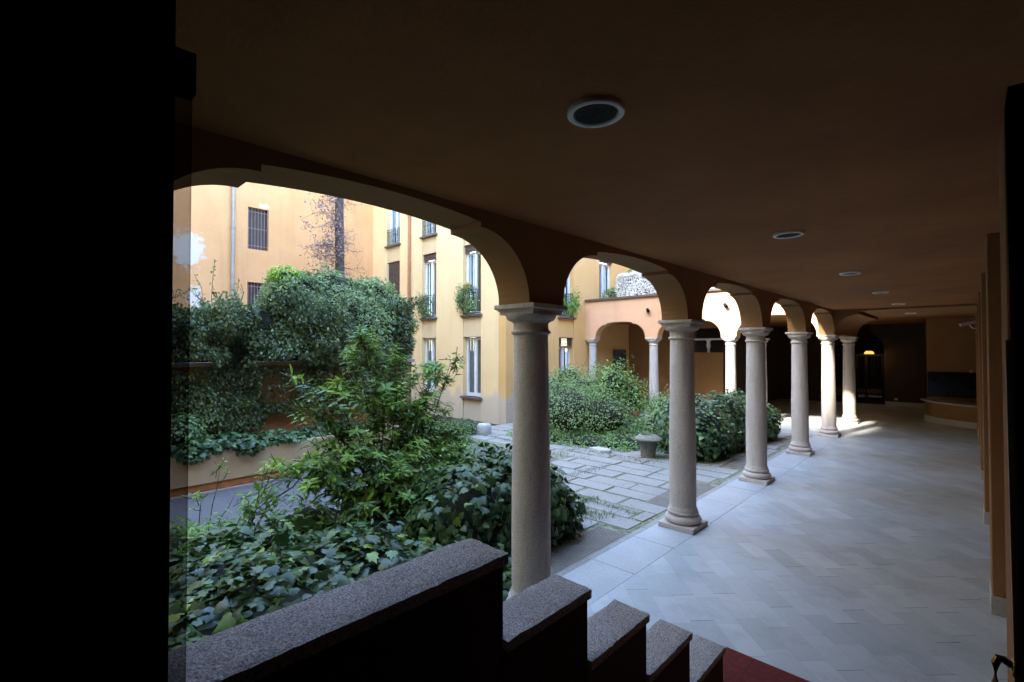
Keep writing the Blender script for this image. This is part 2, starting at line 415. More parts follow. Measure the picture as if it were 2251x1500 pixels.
obj('end_wall', mb, M['arcade_plaster'], B)
mb = MB(); mb.box(XF + .001, 1.8, -3.2, YD - WB - .001, ZL, 3.5)
mb.box(XF + .001, 1.8, Y6 + .25, 23.9, ZL, 3.5)
mb.box(XC, XF, YD + .17, 23.9, ZL, 3.5)
mb.box(XF + .001, 1.8, YD - WB, Y6 + .249, ZL + .05, 3.5)
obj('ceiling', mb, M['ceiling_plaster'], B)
mb = MB(); mb.box(XF + .001, 1.8, -3.2, 24, 8.3, 8.49)
mb.box(1.8, 2.1, -3.2, 24, -.3, 8.3)
obj('roof', mb, M['arcade_plaster'], B)
# cross vault between the corner column and the next
a, b = XF, .60
pv = []
for i in range(15):
    t = math.pi / 2 * i / 14; pv.append((a + .5 * (1 - math.cos(t)), ZC + (ZH - ZC) * math.sin(t)))
pv += [(a + .501, ZK), (b, ZK)]
mb = MB(); arch_wall(mb, pv, 'x', YD - WB, Y6 + .24, ZL + .045)
obj('cross_vault', mb, M['arcade_plaster'], B)
# right wall with pilasters
mb = MB(); mb.box(.42, .62, 2.2, 17.4, 0, ZL); obj('side_wall', mb, M['arcade_plaster'], B)
for k in range(6):
    y = 2.81 + k * 2.81
    mb = MB(); mb.box(.11, .419, y, y + .46, .15, ZL - .001); o = obj('pilaster', mb, M['arcade_plaster'], B, bevel=.008)
    mb = MB(); mb.box(.10, .419, y - .012, y + .472, 0, .149); s_ = obj('skirting', mb, M['skirting'], B, bevel=.004)
mb = MB(); mb.box(1.5, 1.7, 17.4, 20.1, 0, ZL); mb.box(.62, 1.5, 17.2, 17.4, 0, ZL); obj('niche_side_wall', mb, M['arcade_plaster'], B)
mb = MB(); mb.box(-1.0, 1.5, 20.1, 20.3, 0, ZL); mb.box(-1.0, -.8, 20.3, 23.5, 0, ZL); obj('niche_back_wall', mb, M['arcade_plaster'], B)
# far end wall with the arched gateway
gx0, gx1, gs = -4.22, -2.42, 2.15; gc = (gx0 + gx1) / 2; gr = (gx1 - gx0) / 2
pr = [(-6.2, 0), (gx0, 0)]
mb = MB(); arch_wall(mb, [(-6.2, .0), (gx0, .0)], 'x', 23.5, 23.9, ZL)
ap = [(gc - gr * math.cos(math.pi * i / 20), gs + gr * math.sin(math.pi * i / 20)) for i in range(21)]
arch_wall(mb, ap, 'x', 23.5, 23.9, ZL); mb.box(gx1, -1.0, 23.5, 23.9, 0, ZL)
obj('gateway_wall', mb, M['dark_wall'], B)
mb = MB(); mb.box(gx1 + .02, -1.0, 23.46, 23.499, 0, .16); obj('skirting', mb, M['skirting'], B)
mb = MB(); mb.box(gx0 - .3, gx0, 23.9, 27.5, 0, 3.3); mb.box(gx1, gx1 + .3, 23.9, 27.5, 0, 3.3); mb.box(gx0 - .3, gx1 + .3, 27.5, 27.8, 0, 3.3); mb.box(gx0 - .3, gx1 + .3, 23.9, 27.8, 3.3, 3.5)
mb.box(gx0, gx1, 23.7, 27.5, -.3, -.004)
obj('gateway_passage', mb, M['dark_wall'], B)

# ---------------------------------------------------------------- dark hall round the camera
D = thing('entrance_hall', (0, -1, 0), 'upper hall wall coloured near black as if unlit, filling the left edge of the view', 'wall')
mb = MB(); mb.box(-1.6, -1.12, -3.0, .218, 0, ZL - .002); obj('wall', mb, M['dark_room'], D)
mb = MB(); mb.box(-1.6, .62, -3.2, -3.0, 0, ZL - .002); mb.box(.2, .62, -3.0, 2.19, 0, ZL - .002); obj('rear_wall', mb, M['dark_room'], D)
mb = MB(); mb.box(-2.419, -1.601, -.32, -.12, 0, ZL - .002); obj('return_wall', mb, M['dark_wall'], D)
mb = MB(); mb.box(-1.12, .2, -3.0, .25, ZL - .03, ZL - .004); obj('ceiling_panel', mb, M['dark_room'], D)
dl = thing('glass_door', (-.93, .2, .68), 'smoked glass door leaf folded back on the left, clear edge against the garden', 'door')
mb = MB(); mb.box(-.936, -.924, -.62, .204, .70, 2.60); obj('pane', mb, M['smoked'], dl)
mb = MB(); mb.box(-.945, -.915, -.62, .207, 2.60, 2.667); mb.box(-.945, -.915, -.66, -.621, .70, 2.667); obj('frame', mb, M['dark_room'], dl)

# stairs, carpet, parapet
st = thing('staircase', (-.5, 3, 0), 'short stone stair down from the hall to the arcade, mostly out of frame', 'stairs')
ys = [2.82, 2.53, 2.24, 1.95]
for i, y in enumerate(ys):
    mb = MB(); mb.box(-1.13, .105, ys[i + 1] if i < 3 else -3.0, y, 0, .17 + .17 * i); obj('step', mb, M['dark_stone'], st, bevel=.006)
top = [(3.64, .010), (2.826, .010)]
for i, y in enumerate(ys):
    top += [(y + .006, .176 + .17 * i)]
    top += [((ys[i + 1] + .006) if i < 3 else -.8, .176 + .17 * i)]
low = [(y - .004, z - .005) for y, z in top]; low[0] = (3.64, .002)
mb = MB(); mb.prism(top + low[::-1], 'x', -1.12, -.22); mb.box(-1.31, -1.121, 3.20, 3.64, .002, .010)
tag(obj('stair_carpet', mb, M['carpet']), 'dark red carpet at the foot of the stair, just right of the lowest coping', 'carpet')
pp = thing('stepped_parapet', (-1.25, 1.6, 0), 'stair parapet stepping down in five, capped with speckled grey granite', 'parapet')
XN, XW, TR, RI, YP, ZP = 1.15, .197, .498, .300, 1.187, 1.4876
for i in range(5):
    y0 = .222 if i == 0 else YP + (i - 1) * TR; y1 = YP + i * TR; z = ZP - i * RI
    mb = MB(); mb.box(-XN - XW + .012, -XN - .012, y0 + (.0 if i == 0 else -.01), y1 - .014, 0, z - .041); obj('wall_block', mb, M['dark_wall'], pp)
    # rough-hewn coping slab: fine grid with uneven edges
    mb = MB(); nx, ny = 8, max(4, int((y1 - y0) / .03)); vs = []; fs = []
    x0, x1 = -XN - XW, -XN
    for L_ in (0, 1):
        for j in range(ny + 1):
            for q in range(nx + 1):
                x = x0 + (x1 - x0) * q / nx; y = (y0 + .0005) + (y1 - y0 - .001) * j / ny; zt = z if L_ else z - .04
                if L_: zt += random.gauss(0, .0016) - (.004 if q in (0, nx) or j in (0, ny) else 0)
                if q in (0, nx): x += random.gauss(0, .0008)
                vs.append((x, y, zt))
    W_ = nx + 1; T = (ny + 1) * W_
    for j in range(ny):
        for q in range(nx):
            i0 = j * W_ + q; fs.append((T + i0, T + i0 + 1, T + i0 + 1 + W_, T + i0 + W_)); fs.append((i0, i0 + W_, i0 + W_ + 1, i0 + 1))
    for q in range(nx): fs.append((q, q + 1, T + q + 1, T + q)); e = ny * W_; fs.append((e + q, T + e + q, T + e + q + 1, e + q + 1))
    for j in range(ny): e = j * W_; fs.append((e, T + e, T + e + W_, e + W_)); e += nx; fs.append((e, e + W_, T + e + W_, T + e))
    mb.add(vs, fs); obj('coping', mb, M['coping'], pp, smooth=True)
# half open door leaf at the right edge with its brass pull
dr = thing('door_leaf', (.06, 1.35, .68), 'black door leaf edge at the right border with a brass pull at the bottom', 'door')
def slant(mb, x0, x1, y0, y1, z0, z1, k=.0072):
    mb.box(x0, x1, y0, y1, z0, z1)
    for q in range(len(mb.v) - 8, len(mb.v)):
        x, y, z = mb.v[q]; mb.v[q] = (x - k * (z - 1.4), y, z)
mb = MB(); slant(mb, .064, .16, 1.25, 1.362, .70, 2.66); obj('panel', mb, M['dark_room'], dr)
mb = MB(); slant(mb, .0555, .0638, 1.335, 1.362, .70, 2.20); obj('stile', mb, M['bronze'], dr)
mb = MB(); hx, hy, hz = 0.030, 1.33, 1.590
mb.tube([(.057, hy, hz - .016), (hx + .010, hy, hz - .006), (hx + .003, hy, hz - .006), (hx - .001, hy, hz - .016), (hx - .002, hy, hz - .06), (hx - .001, hy, hz - .115), (hx + .006, hy, hz - .128), (.057, hy, hz - .130)], .0068, 12); pu = obj('pull', mb, M['brass'], dr, smooth=True)
mb = MB(); mb.lathe([(.0, 0), (.017, 0), (.017, .004), (.012, .008), (0, .009)], (0, 0, 0), 20, cap=False)
for q in range(len(mb.v) - 100, len(mb.v)):
    x, y, z = mb.v[q]; mb.v[q] = (.0575 - z, hy + x, hz - .016 + y)
obj('rosette', mb, M['brass'], pu, smooth=True)
# ---------------------------------------------------------------- columns
def col_parts(root, x, y, mat, k=1.0, zc=ZC):
    """Tuscan column on square plinth; k scales the girth"""
    b, c = .22 * k, .2115 * k
    mb = MB(); mb.box(x - b, x + b, y - b, y + b, 0, .062); obj('plinth', mb, mat, root, bevel=.006)
    pr = [(.14 * k, .0625)]
    for i in range(9):
        t = -math.pi / 2 + math.pi * i / 8; pr.append((k * (.172 + .043 * math.cos(t)), .108 + .045 * math.sin(t)))
    pr += [(k * .180, .156), (k * .180, .164)]
    for i in range(7):
        t = -math.pi / 2 + math.pi * i / 6; pr.append((k * (.163 + .022 * math.cos(t)), .188 + .023 * math.sin(t)))
    pr += [(k * .172, .214), (k * .172, .224), (k * .163, .236), (k * .158, .262)]
    mb = MB(); mb.lathe(pr, (x, y, 0), 48); obj('base', mb, mat, root, smooth=True)
    pr = []; z0, z1 = .2625, zc - .240
    for i in range(13):
        t = i / 12; pr.append((k * (.1565 + .004 * math.sin(math.pi * min(1, t * 1.6)) - .0165 * t ** 1.6), z0 + (z1 - z0) * t))
    mb = MB(); mb.lathe(pr, (x, y, 0), 48); obj('shaft', mb, mat, root, smooth=True)
    q = zc - .2395; pr = [(k * .146, q), (k * .150, q + .004)]
    for i in range(7):
        t = -math.pi / 2 + math.pi * i / 6; pr.append((k * (.148 + .014 * math.cos(t)), q + .020 + .015 * math.sin(t)))
    pr += [(k * .146, q + .042), (k * .143, q + .055), (k * .143, q + .095), (k * .156, q + .100), (k * .158, q + .108)]
    for i in range(7):
        t = math.pi / 2 * i / 6; pr.append((k * (.158 + .048 * math.sin(t)), q + .108 + .05 * (1 - math.cos(t))))
    pr += [(k * .180, q + .1585)]
    mb = MB(); mb.lathe(pr, (x, y, 0), 48)
    a0 = c - .032 * k
    for (h_, z0_, z1_) in ((a0, .159, .186), (a0 + .012, .186, .196), (c, .205, .2385)):
        mb.box(x - h_, x + h_, y - h_, y + h_, zc - .2395 + z0_ + .0002, zc - .2395 + z1_)
    # sloped cyma between the two
    h0, h1 = a0 + .012, c; za, zb = zc - .2395 + .1962, zc - .2395 + .2048
    mb.add([(x - h0, y - h0, za), (x + h0, y - h0, za), (x + h0, y + h0, za), (x - h0, y + h0, za), (x - h1, y - h1, zb), (x + h1, y - h1, zb), (x + h1, y + h1, zb), (x - h1, y + h1, zb)],
           [(0, 3, 2, 1), (4, 5, 6, 7), (0, 1, 5, 4), (1, 2, 6, 5), (2, 3, 7, 6), (3, 0, 4, 7)])
    obj('capital', mb, mat, root, smooth=True)
G = 'columns of the near arcade'
c0 = thing('column', (CX, CY[1], 0), 'nearest and largest stone column, its foot hidden behind the granite parapet', 'column', G)
col_parts(c0, CX, CY[1], M['column_stone'])
names = {0: 'stone column at the start of the arcade, behind the dark hall wall', 2: 'second nearest stone column, broad round base next to the floor grate',
         3: 'third stone column along the passage with ivy mound close behind its shaft', 4: 'fourth stone column along the passage, between the ivy mound and the corner column',
         5: 'sunlit white stone column at the inner corner of the court'}
for i in (0, 2, 3, 4, 5): copy_thing(c0, (CX, CY[i], 0), names[i])
copy_thing(c0, (CX, Y6, 0), 'last column of the passage, sunlit foot and shaded top, before the gateway')
G2 = 'columns of the far arcade'
cf = thing('column', (DX[2], YD, 0), 'white slender column of the far arcade, right one of three, above the ivy', 'column', G2)
col_parts(cf, DX[2], YD, M['pale_column'], .93)
copy_thing(cf, (DX[1], YD, 0), 'white column of the far arcade rising from the shrubs, middle one of three')
copy_thing(cf, (DX[0], YD, 0), 'white column of the far arcade beside the yellow facade, leftmost of three')
copy_thing(cf, (DX[2], Y6, 0), 'thin column of the inner row, seen just right of the third near column')

# ceiling lights
cl = thing('ceiling_light', (-1.08, 1.62, ZL), 'large round ceiling light with white ring, nearest of the row', 'ceiling light', 'round recessed lights along the passage ceiling')
mb = MB(); mb.lathe([(.114, 0), (.114, -.016), (.108, -.021), (.096, -.021), (.090, -.016), (.090, 0)], (-1.08, 1.62, ZL), 64, cap=False); obj('ring', mb, M['ring_white'], cl, smooth=True)
mb = MB(); pr = [(.0898, -.001)]
for i in range(7): r0 = .086 - i * .0115; pr += [(r0, -.004), (r0 - .003, -.0145), (r0 - .006, -.0145), (r0 - .0085, -.004)]
mb.lathe(pr, (-1.08, 1.62, ZL), 64, cap=True); obj('baffle', mb, M['baffle'], cl)
for i, s_ in enumerate(['round ceiling light with white ring, second along the passage', 'round ceiling light seen almost edge on, third along the passage', 'small round ceiling light, fourth along the passage', 'small round ceiling light, fifth along the passage near the corner column', 'faint round ceiling light, last before the gateway wall']):
    copy_thing(cl, (-1.08, 1.62 + (i + 1) * 2.835, ZL if i != 4 else ZK), s_)

# ---------------------------------------------------------------- far arcade, terrace
E_ = thing('far_arcade_building', (-6.5, YD, 0), 'low arcade wing across the court, pink plaster left and sunlit white right, terrace on top', 'building')
prof = [(XC, ZC)]
dd = [(DX[0], DX[1]), (DX[1], DX[2]), (DX[2], DX[3])]
prof = [(XC, ZC)]
for a, b in dd: prof += [(a - WB if a > -9.5 else XC + .001, ZC)] + arch_profile(a, b, .46)
prof += [(CX - WB, ZC), (XB - .001, ZC)]
mb = MB(); arch_wall(mb, prof, 'x', YD - .165, YD + .165, 3.86); obj('arch_wall', mb, M['pink_facade'], E_)
mb = MB(); mb.box(XC + .02, XB - .002, YD - .25, YD + .20, 3.861, 3.93); obj('terrace_coping', mb, M['dark_stone'], E_, bevel=.006)
mb = MB(); mb.box(XC, XB, YD + .17, 18.2, 3.501, 3.9); obj('terrace_floor', mb, M['terracotta'], E_)
mb = MB(); mb.box(XC - .3, XB - .002, 18.2, 18.5, 3.5, 9); obj('rear_wall', mb, M['arcade_plaster'], E_)
mb = MB(); mb.box(XC, -7.25, 17.1, 17.4, 0, ZL - .002); mb.box(-7.25, -6.2, 17.1, 17.4, 0, 2.06); mb.box(-7.25, -6.2, 17.1, 17.4, 2.93, ZL - .002)
obj('back_wall', mb, M['arcade_plaster'], E_)
mb = MB(); mb.box(XC + .05, -6.19, 17.07, 17.099, 0, .16); obj('skirting', mb, M['skirting'], E_)
mb = MB(); mb.box(-7.25, -6.2, 17.2, 17.28, 2.50, 2.56); obj('rail', mb, M['white_paint'], E_)
mb = MB(); mb.lathe([(.05, 2.06), (.05, 2.1), (.03, 2.14), (.075, 2.3), (.05, 2.42), (.08, 2.47), (.08, 2.50)], (-6.75, 17.24, 0), 16); obj('baluster', mb, M['white_paint'], E_, smooth=True)
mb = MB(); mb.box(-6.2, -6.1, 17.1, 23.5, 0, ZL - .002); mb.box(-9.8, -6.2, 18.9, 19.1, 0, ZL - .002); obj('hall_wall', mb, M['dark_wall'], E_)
mb = MB(); mb.box(XC + .001, XC + .03, 15.9, 16.85, .0, 2.15); o = obj('door', mb, M['dark_door'], E_)
mb = MB(); mb.tube([(XC + .04, 16.0, 1.05), (XC + .04, 16.12, 1.05)], .01, 8); obj('handle', mb, M['brass'], o)
for (x, lab) in ((-7.42, 'small dark floodlight on the far arcade wall above the shrubs'), (-5.02, 'small dark floodlight on the sunlit wall over the right far column')):
    f = thing('wall_floodlight', (x, YD - .2, 3.42), lab, 'floodlight', 'floodlights on the far arcade wall')
    mb = MB(); mb.tube([(x, YD - .166, 3.42), (x, YD - .23, 3.42)], .018, 8); obj('bracket', mb, M['iron'], f)
    mb = MB(); mb.tube([(x - .03, YD - .20, 3.46), (x + .05, YD - .30, 3.38)], [.045, .055], 10); obj('head', mb, M['iron'], f, smooth=True)

# ---------------------------------------------------------------- windows and facades
def window(parent, axis, face, t0, t1, z0, z1, kind='casement', shutter=0., depth=.17, rail=None):
    """window in a wall: axis 'x' = wall runs along x at y=face looking -y; 'y' = wall runs along y at x=face looking +x"""
    def bx(mb, a0, a1, d0, d1, za, zb):      # d counts into the wall
        if axis == 'x': mb.box(a0, a1, face + d0, face + d1, za, zb)
        else: mb.box(face - d1, face - d0, a0, a1, za, zb)
    mb = MB(); fw = .075
    if kind == 'shuttered':
        n = int((z1 - z0) / .045)
        for i in range(n): bx(mb, t0 + .02, t1 - .02, depth * .45 + (.006 if i % 2 else 0), depth * .45 + .03, z0 + i * (z1 - z0) / n, z0 + (i + .9) * (z1 - z0) / n)
        wn = obj('window', mb, M['shutter'], parent); 
    else:
        zt = z1 - shutter
        bx(mb, t0, t0 + fw, depth, depth + .06, z0, zt); bx(mb, t1 - fw, t1, depth, depth + .06, z0, zt)
        mid = (t0 + t1) / 2
        bx(mb, mid - .055, mid + .055, depth - .012, depth + .05, z0 + .02, zt - .02)
        bx(mb, t0 + fw, t1 - fw, depth, depth + .06, z0, z0 + fw * 1.4); bx(mb, t0 + fw, t1 - fw, depth, depth + .06, zt - fw, zt)
        wn = obj('window', mb, M['white_paint'], parent)
        mb = MB(); bx(mb, t0 + .01, t1 - .01, depth + .062, depth + .07, z0 + .01, zt - .01); obj('pane', mb, M['pane'], wn)
        mb = MB()
        # curtains behind the glass, room dark behind
        n = 14
        for i in range(n):
            if i in ((6, 7, 8) if z0 > 3 else (6, 7, 12, 13)): continue
            a = t0 + (t1 - t0) * i / n; bx(mb, a, a + (t1 - t0) / n, depth + .10 + .015 * (i % 2), depth + .11 + .015 * (i % 2), z0 + .04, zt - .03)
        obj('curtain', mb, M['curtain'], wn)
        mb = MB(); bx(mb, t0 - .02, t1 + .02, depth + .4, depth + .42, z0 - .02, z1 + .02); obj('backing', mb, M['dark_glass'], wn)
        if shutter:
            mb = MB(); n = max(2, int(shutter / .04))
            for i in range(n): bx(mb, t0 + .01, t1 - .01, depth * .5 + (.005 if i % 2 else 0), depth * .5 + .03, zt + i * shutter / n, zt + (i + .92) * shutter / n)
            obj('shutter', mb, M['shutter'], wn)
    mb = MB(); bx(mb, t0 - .07, t1 + .07, -.07, depth, z0 - .065, z0 - .002); obj('sill', mb, M['dark_stone'], wn, bevel=.004)
    if rail:
        mb = MB(); hz = z0 + rail
        def bar(a, zc_, zd, r=.008, dd_=.02):
            p0, p1 = ((a, face + dd_, zc_), (a, face + dd_, zd)) if axis == 'x' else ((face - dd_, a, zc_), (face - dd_, a, zd))
            mb.tube([p0, p1], r, 6)
        n = 9
        for i in range(n + 1):
            a = t0 + (t1 - t0) * i / n; bar(a, z0 + .04, hz)
            if i < n:
                am = a + (t1 - t0) / n / 2
                pts = [(am + .035 * math.sin(q * 1.3), z0 + .1 + q * (rail - .2) / 8) for q in range(9)]
                mb.tube([(p, face + .015, z) if axis == 'x' else (face - .015, p, z) for p, z in pts], .006, 5)
        for zr in (z0 + .05, hz - .08, hz):
            pts = [(t0, face + .02, zr), (t1, face + .02, zr)] if axis == 'x' else [(face - .02, t0, zr), (face - .02, t1, zr)]
            mb.tube(pts, .011, 6)
        obj('railing', mb, M['green_iron'], wn)
    return wn

def facade(parent, axis, face, t_start, t_end, bays, floors, ztop, mat, panel, thick=.3, recess=.035):
    """piers between window bays, recessed panels in the bays with real openings"""
    def bx(mb, a0, a1, d0, d1, za, zb):
        if axis == 'x': mb.box(a0, a1, face + d0, face + d1, za, zb)
        else: mb.box(face - d1, face - d0, a0, a1, za, zb)
    mb = MB(); t = t_start
    for (a, b, _) in bays: bx(mb, t, a, 0, thick, -.1, ztop); t = b
    bx(mb, t, t_end, 0, thick, -.1, ztop)
    obj('wall', mb, mat, parent)
    for (a, b, fl) in bays:
        z = -.1
        for f in list(fl) + [None]:
            mb = MB(); bx(mb, a + .0003, b - .0003, recess, thick - .002, z, floors[f][0] if f else ztop - .002)
            obj('recessed_panel', mb, panel, parent)
            if f: z = floors[f][1]
FL = {'g': (.68, 2.57), '1': (3.27, 5.52), '2': (6.15, 8.25), '3': (9.0, 11.0)}
BB = thing('yellow_building', (-12, YB, 0), 'pale yellow house with tall windows in sunken bays behind the court', 'building')
bays = [(-16.33, -15.42, 'g123'), (-14.02, -13.20, 'g123'), (-11.79, -10.94, 'g123')]
facade(BB, 'x', YB, XA, XC - .3001, bays, FL, 11.5, M['yellow_facade'], M['yellow_panel'])
for bi, (a, b, fl) in enumerate(bays):
    for f in fl:
        z0, z1 = FL[f]
        if bi == 0 and f == '1': window(BB, 'x', YB, a, b, z0, z1, 'shuttered', 0, .17)
        else:
            window(BB, 'x', YB, a, b, z0 + .002, z1 - .002, 'casement', .24 if f in '12' else (.02 if bi == 2 else .0), .17, rail={'1': .78, '2': .62}.get(f))
baysC = [(12.58, 13.42, 'g1')]
facade(BB, 'y', XC, YB, 18.19, [(12.58, 13.42, 'g123'), (15.0, 15.95, '123')], {**FL, '1': (3.27, 5.52)}, 11.5, M['ochre_less_flare'], M['ochre_less_flare'])
for (a, b, fl) in [(12.58, 13.42, 'g123'), (15.0, 15.95, '123')]:
    for f in fl:
        z0, z1 = FL[f]
        window(BB, 'y', XC, a, b, z0 + .002, z1 - .002, 'casement', .30 if f == 'g' else .1, .17, rail=.78 if (f == '1' and a < 14) else None)
mb = MB(); mb.tube([(-14.72, YB - .07, .3), (-14.72, YB - .07, 11.4)], .05, 12)
for z in (1.2, 3.0, 5.0, 7.0): mb.tube([(-14.72, YB - .07, z), (-14.72, YB - .07, z + .04)], .062, 12)
obj('downpipe', mb, M['copper'], BB, smooth=True)
mb = MB(); mb.box(XA, XC, YB + .3, 22, 11.5, 11.8); mb.box(XA - .5, XC + .3, YB - .4, 22.3, 11.8, 11.95); obj('roof', mb, M['terracotta'], BB)

AA = thing('orange_building', (XA, 4, 0), 'tall peach orange wall with barred windows and a peeled white patch', 'building')
facade(AA, 'y', XA, -5, YB + .3, [(5.44, 6.09, 'ab')], {'a': (2.75, 4.42), 'b': (5.53, 6.93)}, 11, M['orange_facade'], M['orange_facade'], recess=0)
for (z0, z1) in ((2.75, 4.42), (5.53, 6.93)):
    t0, t1 = 5.44, 6.09
    mb = MB(); mb.box(XA - .2, XA - .16, t0, t1, z0, z1); wn = obj('window', mb, M['shutter'], AA)
    mb = MB(); n = 6
    for i in range(n + 1):
        y = t0 + .03 + (t1 - t0 - .06) * i / n; mb.tube([(XA - .03, y, z0 + .01), (XA - .03, y, z1 - .01)], .009, 6)
    for z in (z0 + .12, (z0 + z1) / 2, z1 - .14): mb.tube([(XA - .03, t0 + .005, z), (XA - .03, t1 - .005, z)], .010, 6)
    obj('grille', mb, M['pale_iron'], wn)
mb = MB(); mb.tube([(XA + .09, 4.97, .3), (XA + .09, 4.97, 10.9)], .055, 12)
for z in (2.0, 3.9, 6.1, 8.0): mb.tube([(XA + .09, 4.97, z), (XA + .09, 4.97, z + .05)], .07, 12)
obj('downpipe', mb, M['grey_metal'], AA, smooth=True)
SS = thing('shade_building', (-8, -5, 0), 'unseen house block added behind the viewer to shade the court', 'building')
mb = MB(); mb.box(-9.9, 2.1, -6, -3.2, 0, 13.9); mb.box(-24, -9.9, -6, -3.2, 0, 22); obj('wall', mb, M['yellow_facade'], SS)  # unseen block, its stepped height set so the court lies in shade

# ---------------------------------------------------------------- garden walls
PW = thing('planter_wall', (-8.45, 3, 0), 'long low plastered planter wall with a darker orange foot beside the driveway', 'planter')
mb = MB(); mb.box(-8.60, -8.45, -1.5, 5.6, .13, .60); mb.box(-9.45, -8.60, 5.45, 5.6, .13, .60); obj('wall', mb, M['planter_front'], PW, bevel=.01)
mb = MB(); mb.box(-8.60, -8.475, -1.5, 5.58, -.1, .129); obj('foot_band', mb, M['orange_band'], PW)
mb = MB(); mb.box(-8.449, -8.40, -1.5, 5.6, -.1, .012); obj('kerb_strip', mb, M['skirting'], PW)
mb = MB(); mb.box(-9.45, -8.601, -1.5, 5.449, -.1, .52); obj('soil', mb, M['soil'], PW)
GW = thing('garden_wall', (-9.6, 3, 0), 'stained orange garden wall with stone ledge, half hidden under the climbing plants', 'wall')
mb = MB(); mb.box(-9.75, -9.45, -1.5, 6.5, -.1, 1.88); obj('wall', mb, M['garden_wall'], GW)
mb = MB(); mb.box(-9.80, -9.38, -1.5, 6.55, 1.881, 1.95); obj('ledge', mb, M['skirting'], GW, bevel=.006)
mb = MB()
for i in range(60):
    y = -1.4 + i * .133; mb.tube([(-9.6, y, 1.95), (-9.6, y, 2.9)], .008, 5)
for z in (2.05, 2.85): mb.tube([(-9.6, -1.45, z), (-9.6, 6.5, z)], .014, 6)
obj('railing', mb, M['iron'], GW)

# ---------------------------------------------------------------- foliage
def T_ivy():
    o = [(0, 0), (.16, -.10), (.42, -.06), (.52, .22), (.33, .36), (.36, .62), (.17, .60), (0, 1.0)]
    o = o + [(-x, y) for x, y in reversed(o[1:-1])]
    v = [(0, .36, .03)] + [(x * 1.0, y - .0, -.22 * abs(x) - .10 * (y - .35) ** 2) for x, y in o]
    n = len(o); f = [(0, 1 + i, 1 + (i + 1) % n) for i in range(n)]
    return np.array(v), f
def T_lance(wd=.16, bend=.22):
    ys = [0, .3, .65, 1.0]; ws = [.12, 1, .85, .04]; v = []
    for y, w_ in zip(ys, ws):
        z = -bend * y * y
        v += [(-w_ * wd, y, z + .04 * w_), (0, y, z - .01), (w_ * wd, y, z + .04 * w_)]
    f = []
    for i in range(3): a = i * 3; f += [(a, a + 1, a + 4, a + 3), (a + 1, a + 2, a + 5, a + 4)]
    return np.array(v), f
def T_oval(wd=.3):
    v = [(0, 0, 0), (-wd, .38, .05), (0, .45, -.02), (wd, .38, .05), (-wd * .7, .78, .0), (wd * .7, .78, .0), (0, 1, -.08)]
    return np.array(v), [(0, 2, 1), (0, 3, 2), (1, 2, 4), (2, 3, 5), (2, 6, 4), (2, 5, 6)]
def T_blade():
    return np.array([(-.05, 0, 0), (.05, 0, 0), (.035, .5, .05), (-.035, .5, .05), (0, 1, .2)]), [(0, 1, 2, 3), (3, 2, 4)]
def norm(a): return a / np.maximum(1e-9, np.linalg.norm(a, axis=-1, keepdims=True))
def leaves(tpl, pos, nrm, tip, size):
    """place a leaf at each pos with face normal nrm and tip direction tip"""
    bv, bf = tpl; n = len(pos)
    z = norm(nrm); y = tip - (tip * z).sum(1, keepdims=True) * z; y = norm(y); x = np.cross(y, z)
    s = size[:, None, None]
    V = pos[:, None, :] + s * (bv[None, :, 0:1] * x[:, None, :] + bv[None, :, 1:2] * y[:, None, :] + bv[None, :, 2:3] * z[:, None, :])
    return V.reshape(-1, 3), bf, len(bv), n
def leafobj(name, sets, mats, parent=None, extra=None, origin=(0, 0, 0)):
    """sets: list of (V, bf, nv, n, material index); extra: MB with stems/core"""
    vs = []; loops = []; starts = []; tot = []; mi = []; off = 0; lp = 0
    if extra and extra.v:
        vs.append(np.array(extra.v, dtype=np.float64))
        for f, m_ in zip(extra.f, extra.m):
            loops.append(np.array(f)); tot.append(np.array([len(f)])); mi.append(np.array([m_]))
        off = len(extra.v)
    for V, bf, nv, n, m_ in sets:
        vs.append(V)
        base = off + np.arange(n)[:, None] * nv
        lens = np.array([len(f) for f in bf]); flat = np.concatenate([np.array(f) for f in bf])
        loops.append((base + flat[None, :]).reshape(-1)); tot.append(np.tile(lens, n)); mi.append(np.full(n * len(bf), m_))
        off += len(V)
    V = np.concatenate(vs) - np.array(origin); L = np.concatenate(loops).astype(np.int32); TT = np.concatenate(tot).astype(np.int32); MI = np.concatenate(mi).astype(np.int32)
    me = bpy.data.meshes.new(name); me.vertices.add(len(V)); me.vertices.foreach_set('co', V.reshape(-1).astype(np.float32))
    me.loops.add(len(L)); me.loops.foreach_set('vertex_index', L)
    me.polygons.add(len(TT)); me.polygons.foreach_set('loop_start', np.concatenate([[0], np.cumsum(TT)[:-1]]).astype(np.int32)); me.polygons.foreach_set('loop_total', TT)
    for m_ in mats: me.materials.append(m_)
    me.polygons.foreach_set('material_index', MI); me.update(calc_edges=True); me.validate()
    o = link(name, me, parent)
    if parent is None: o.location = origin
    return o
def vnoise(p, s, seed=0):
    q = np.asarray(p) * s + 37.3 + seed; i = np.floor(q).astype(np.int64); f = q - i; f = f * f * (3 - 2 * f); out = 0
    for dx in (0, 1):
        for dy in (0, 1):
            for dz in (0, 1):
                h = (i[:, 0] + dx) * 374761393 + (i[:, 1] + dy) * 668265263 + (i[:, 2] + dz) * 2147483647 + seed * 974711
                h = (h ^ (h >> 13)) * 1274126177; h = ((h ^ (h >> 16)) & 0xffff) / 65535.0
                out = out + h * np.where(dx, f[:, 0], 1 - f[:, 0]) * np.where(dy, f[:, 1], 1 - f[:, 1]) * np.where(dz, f[:, 2], 1 - f[:, 2])
    return out
def rnd(n, s=1.0): return rng.normal(0, s, (n, 3))
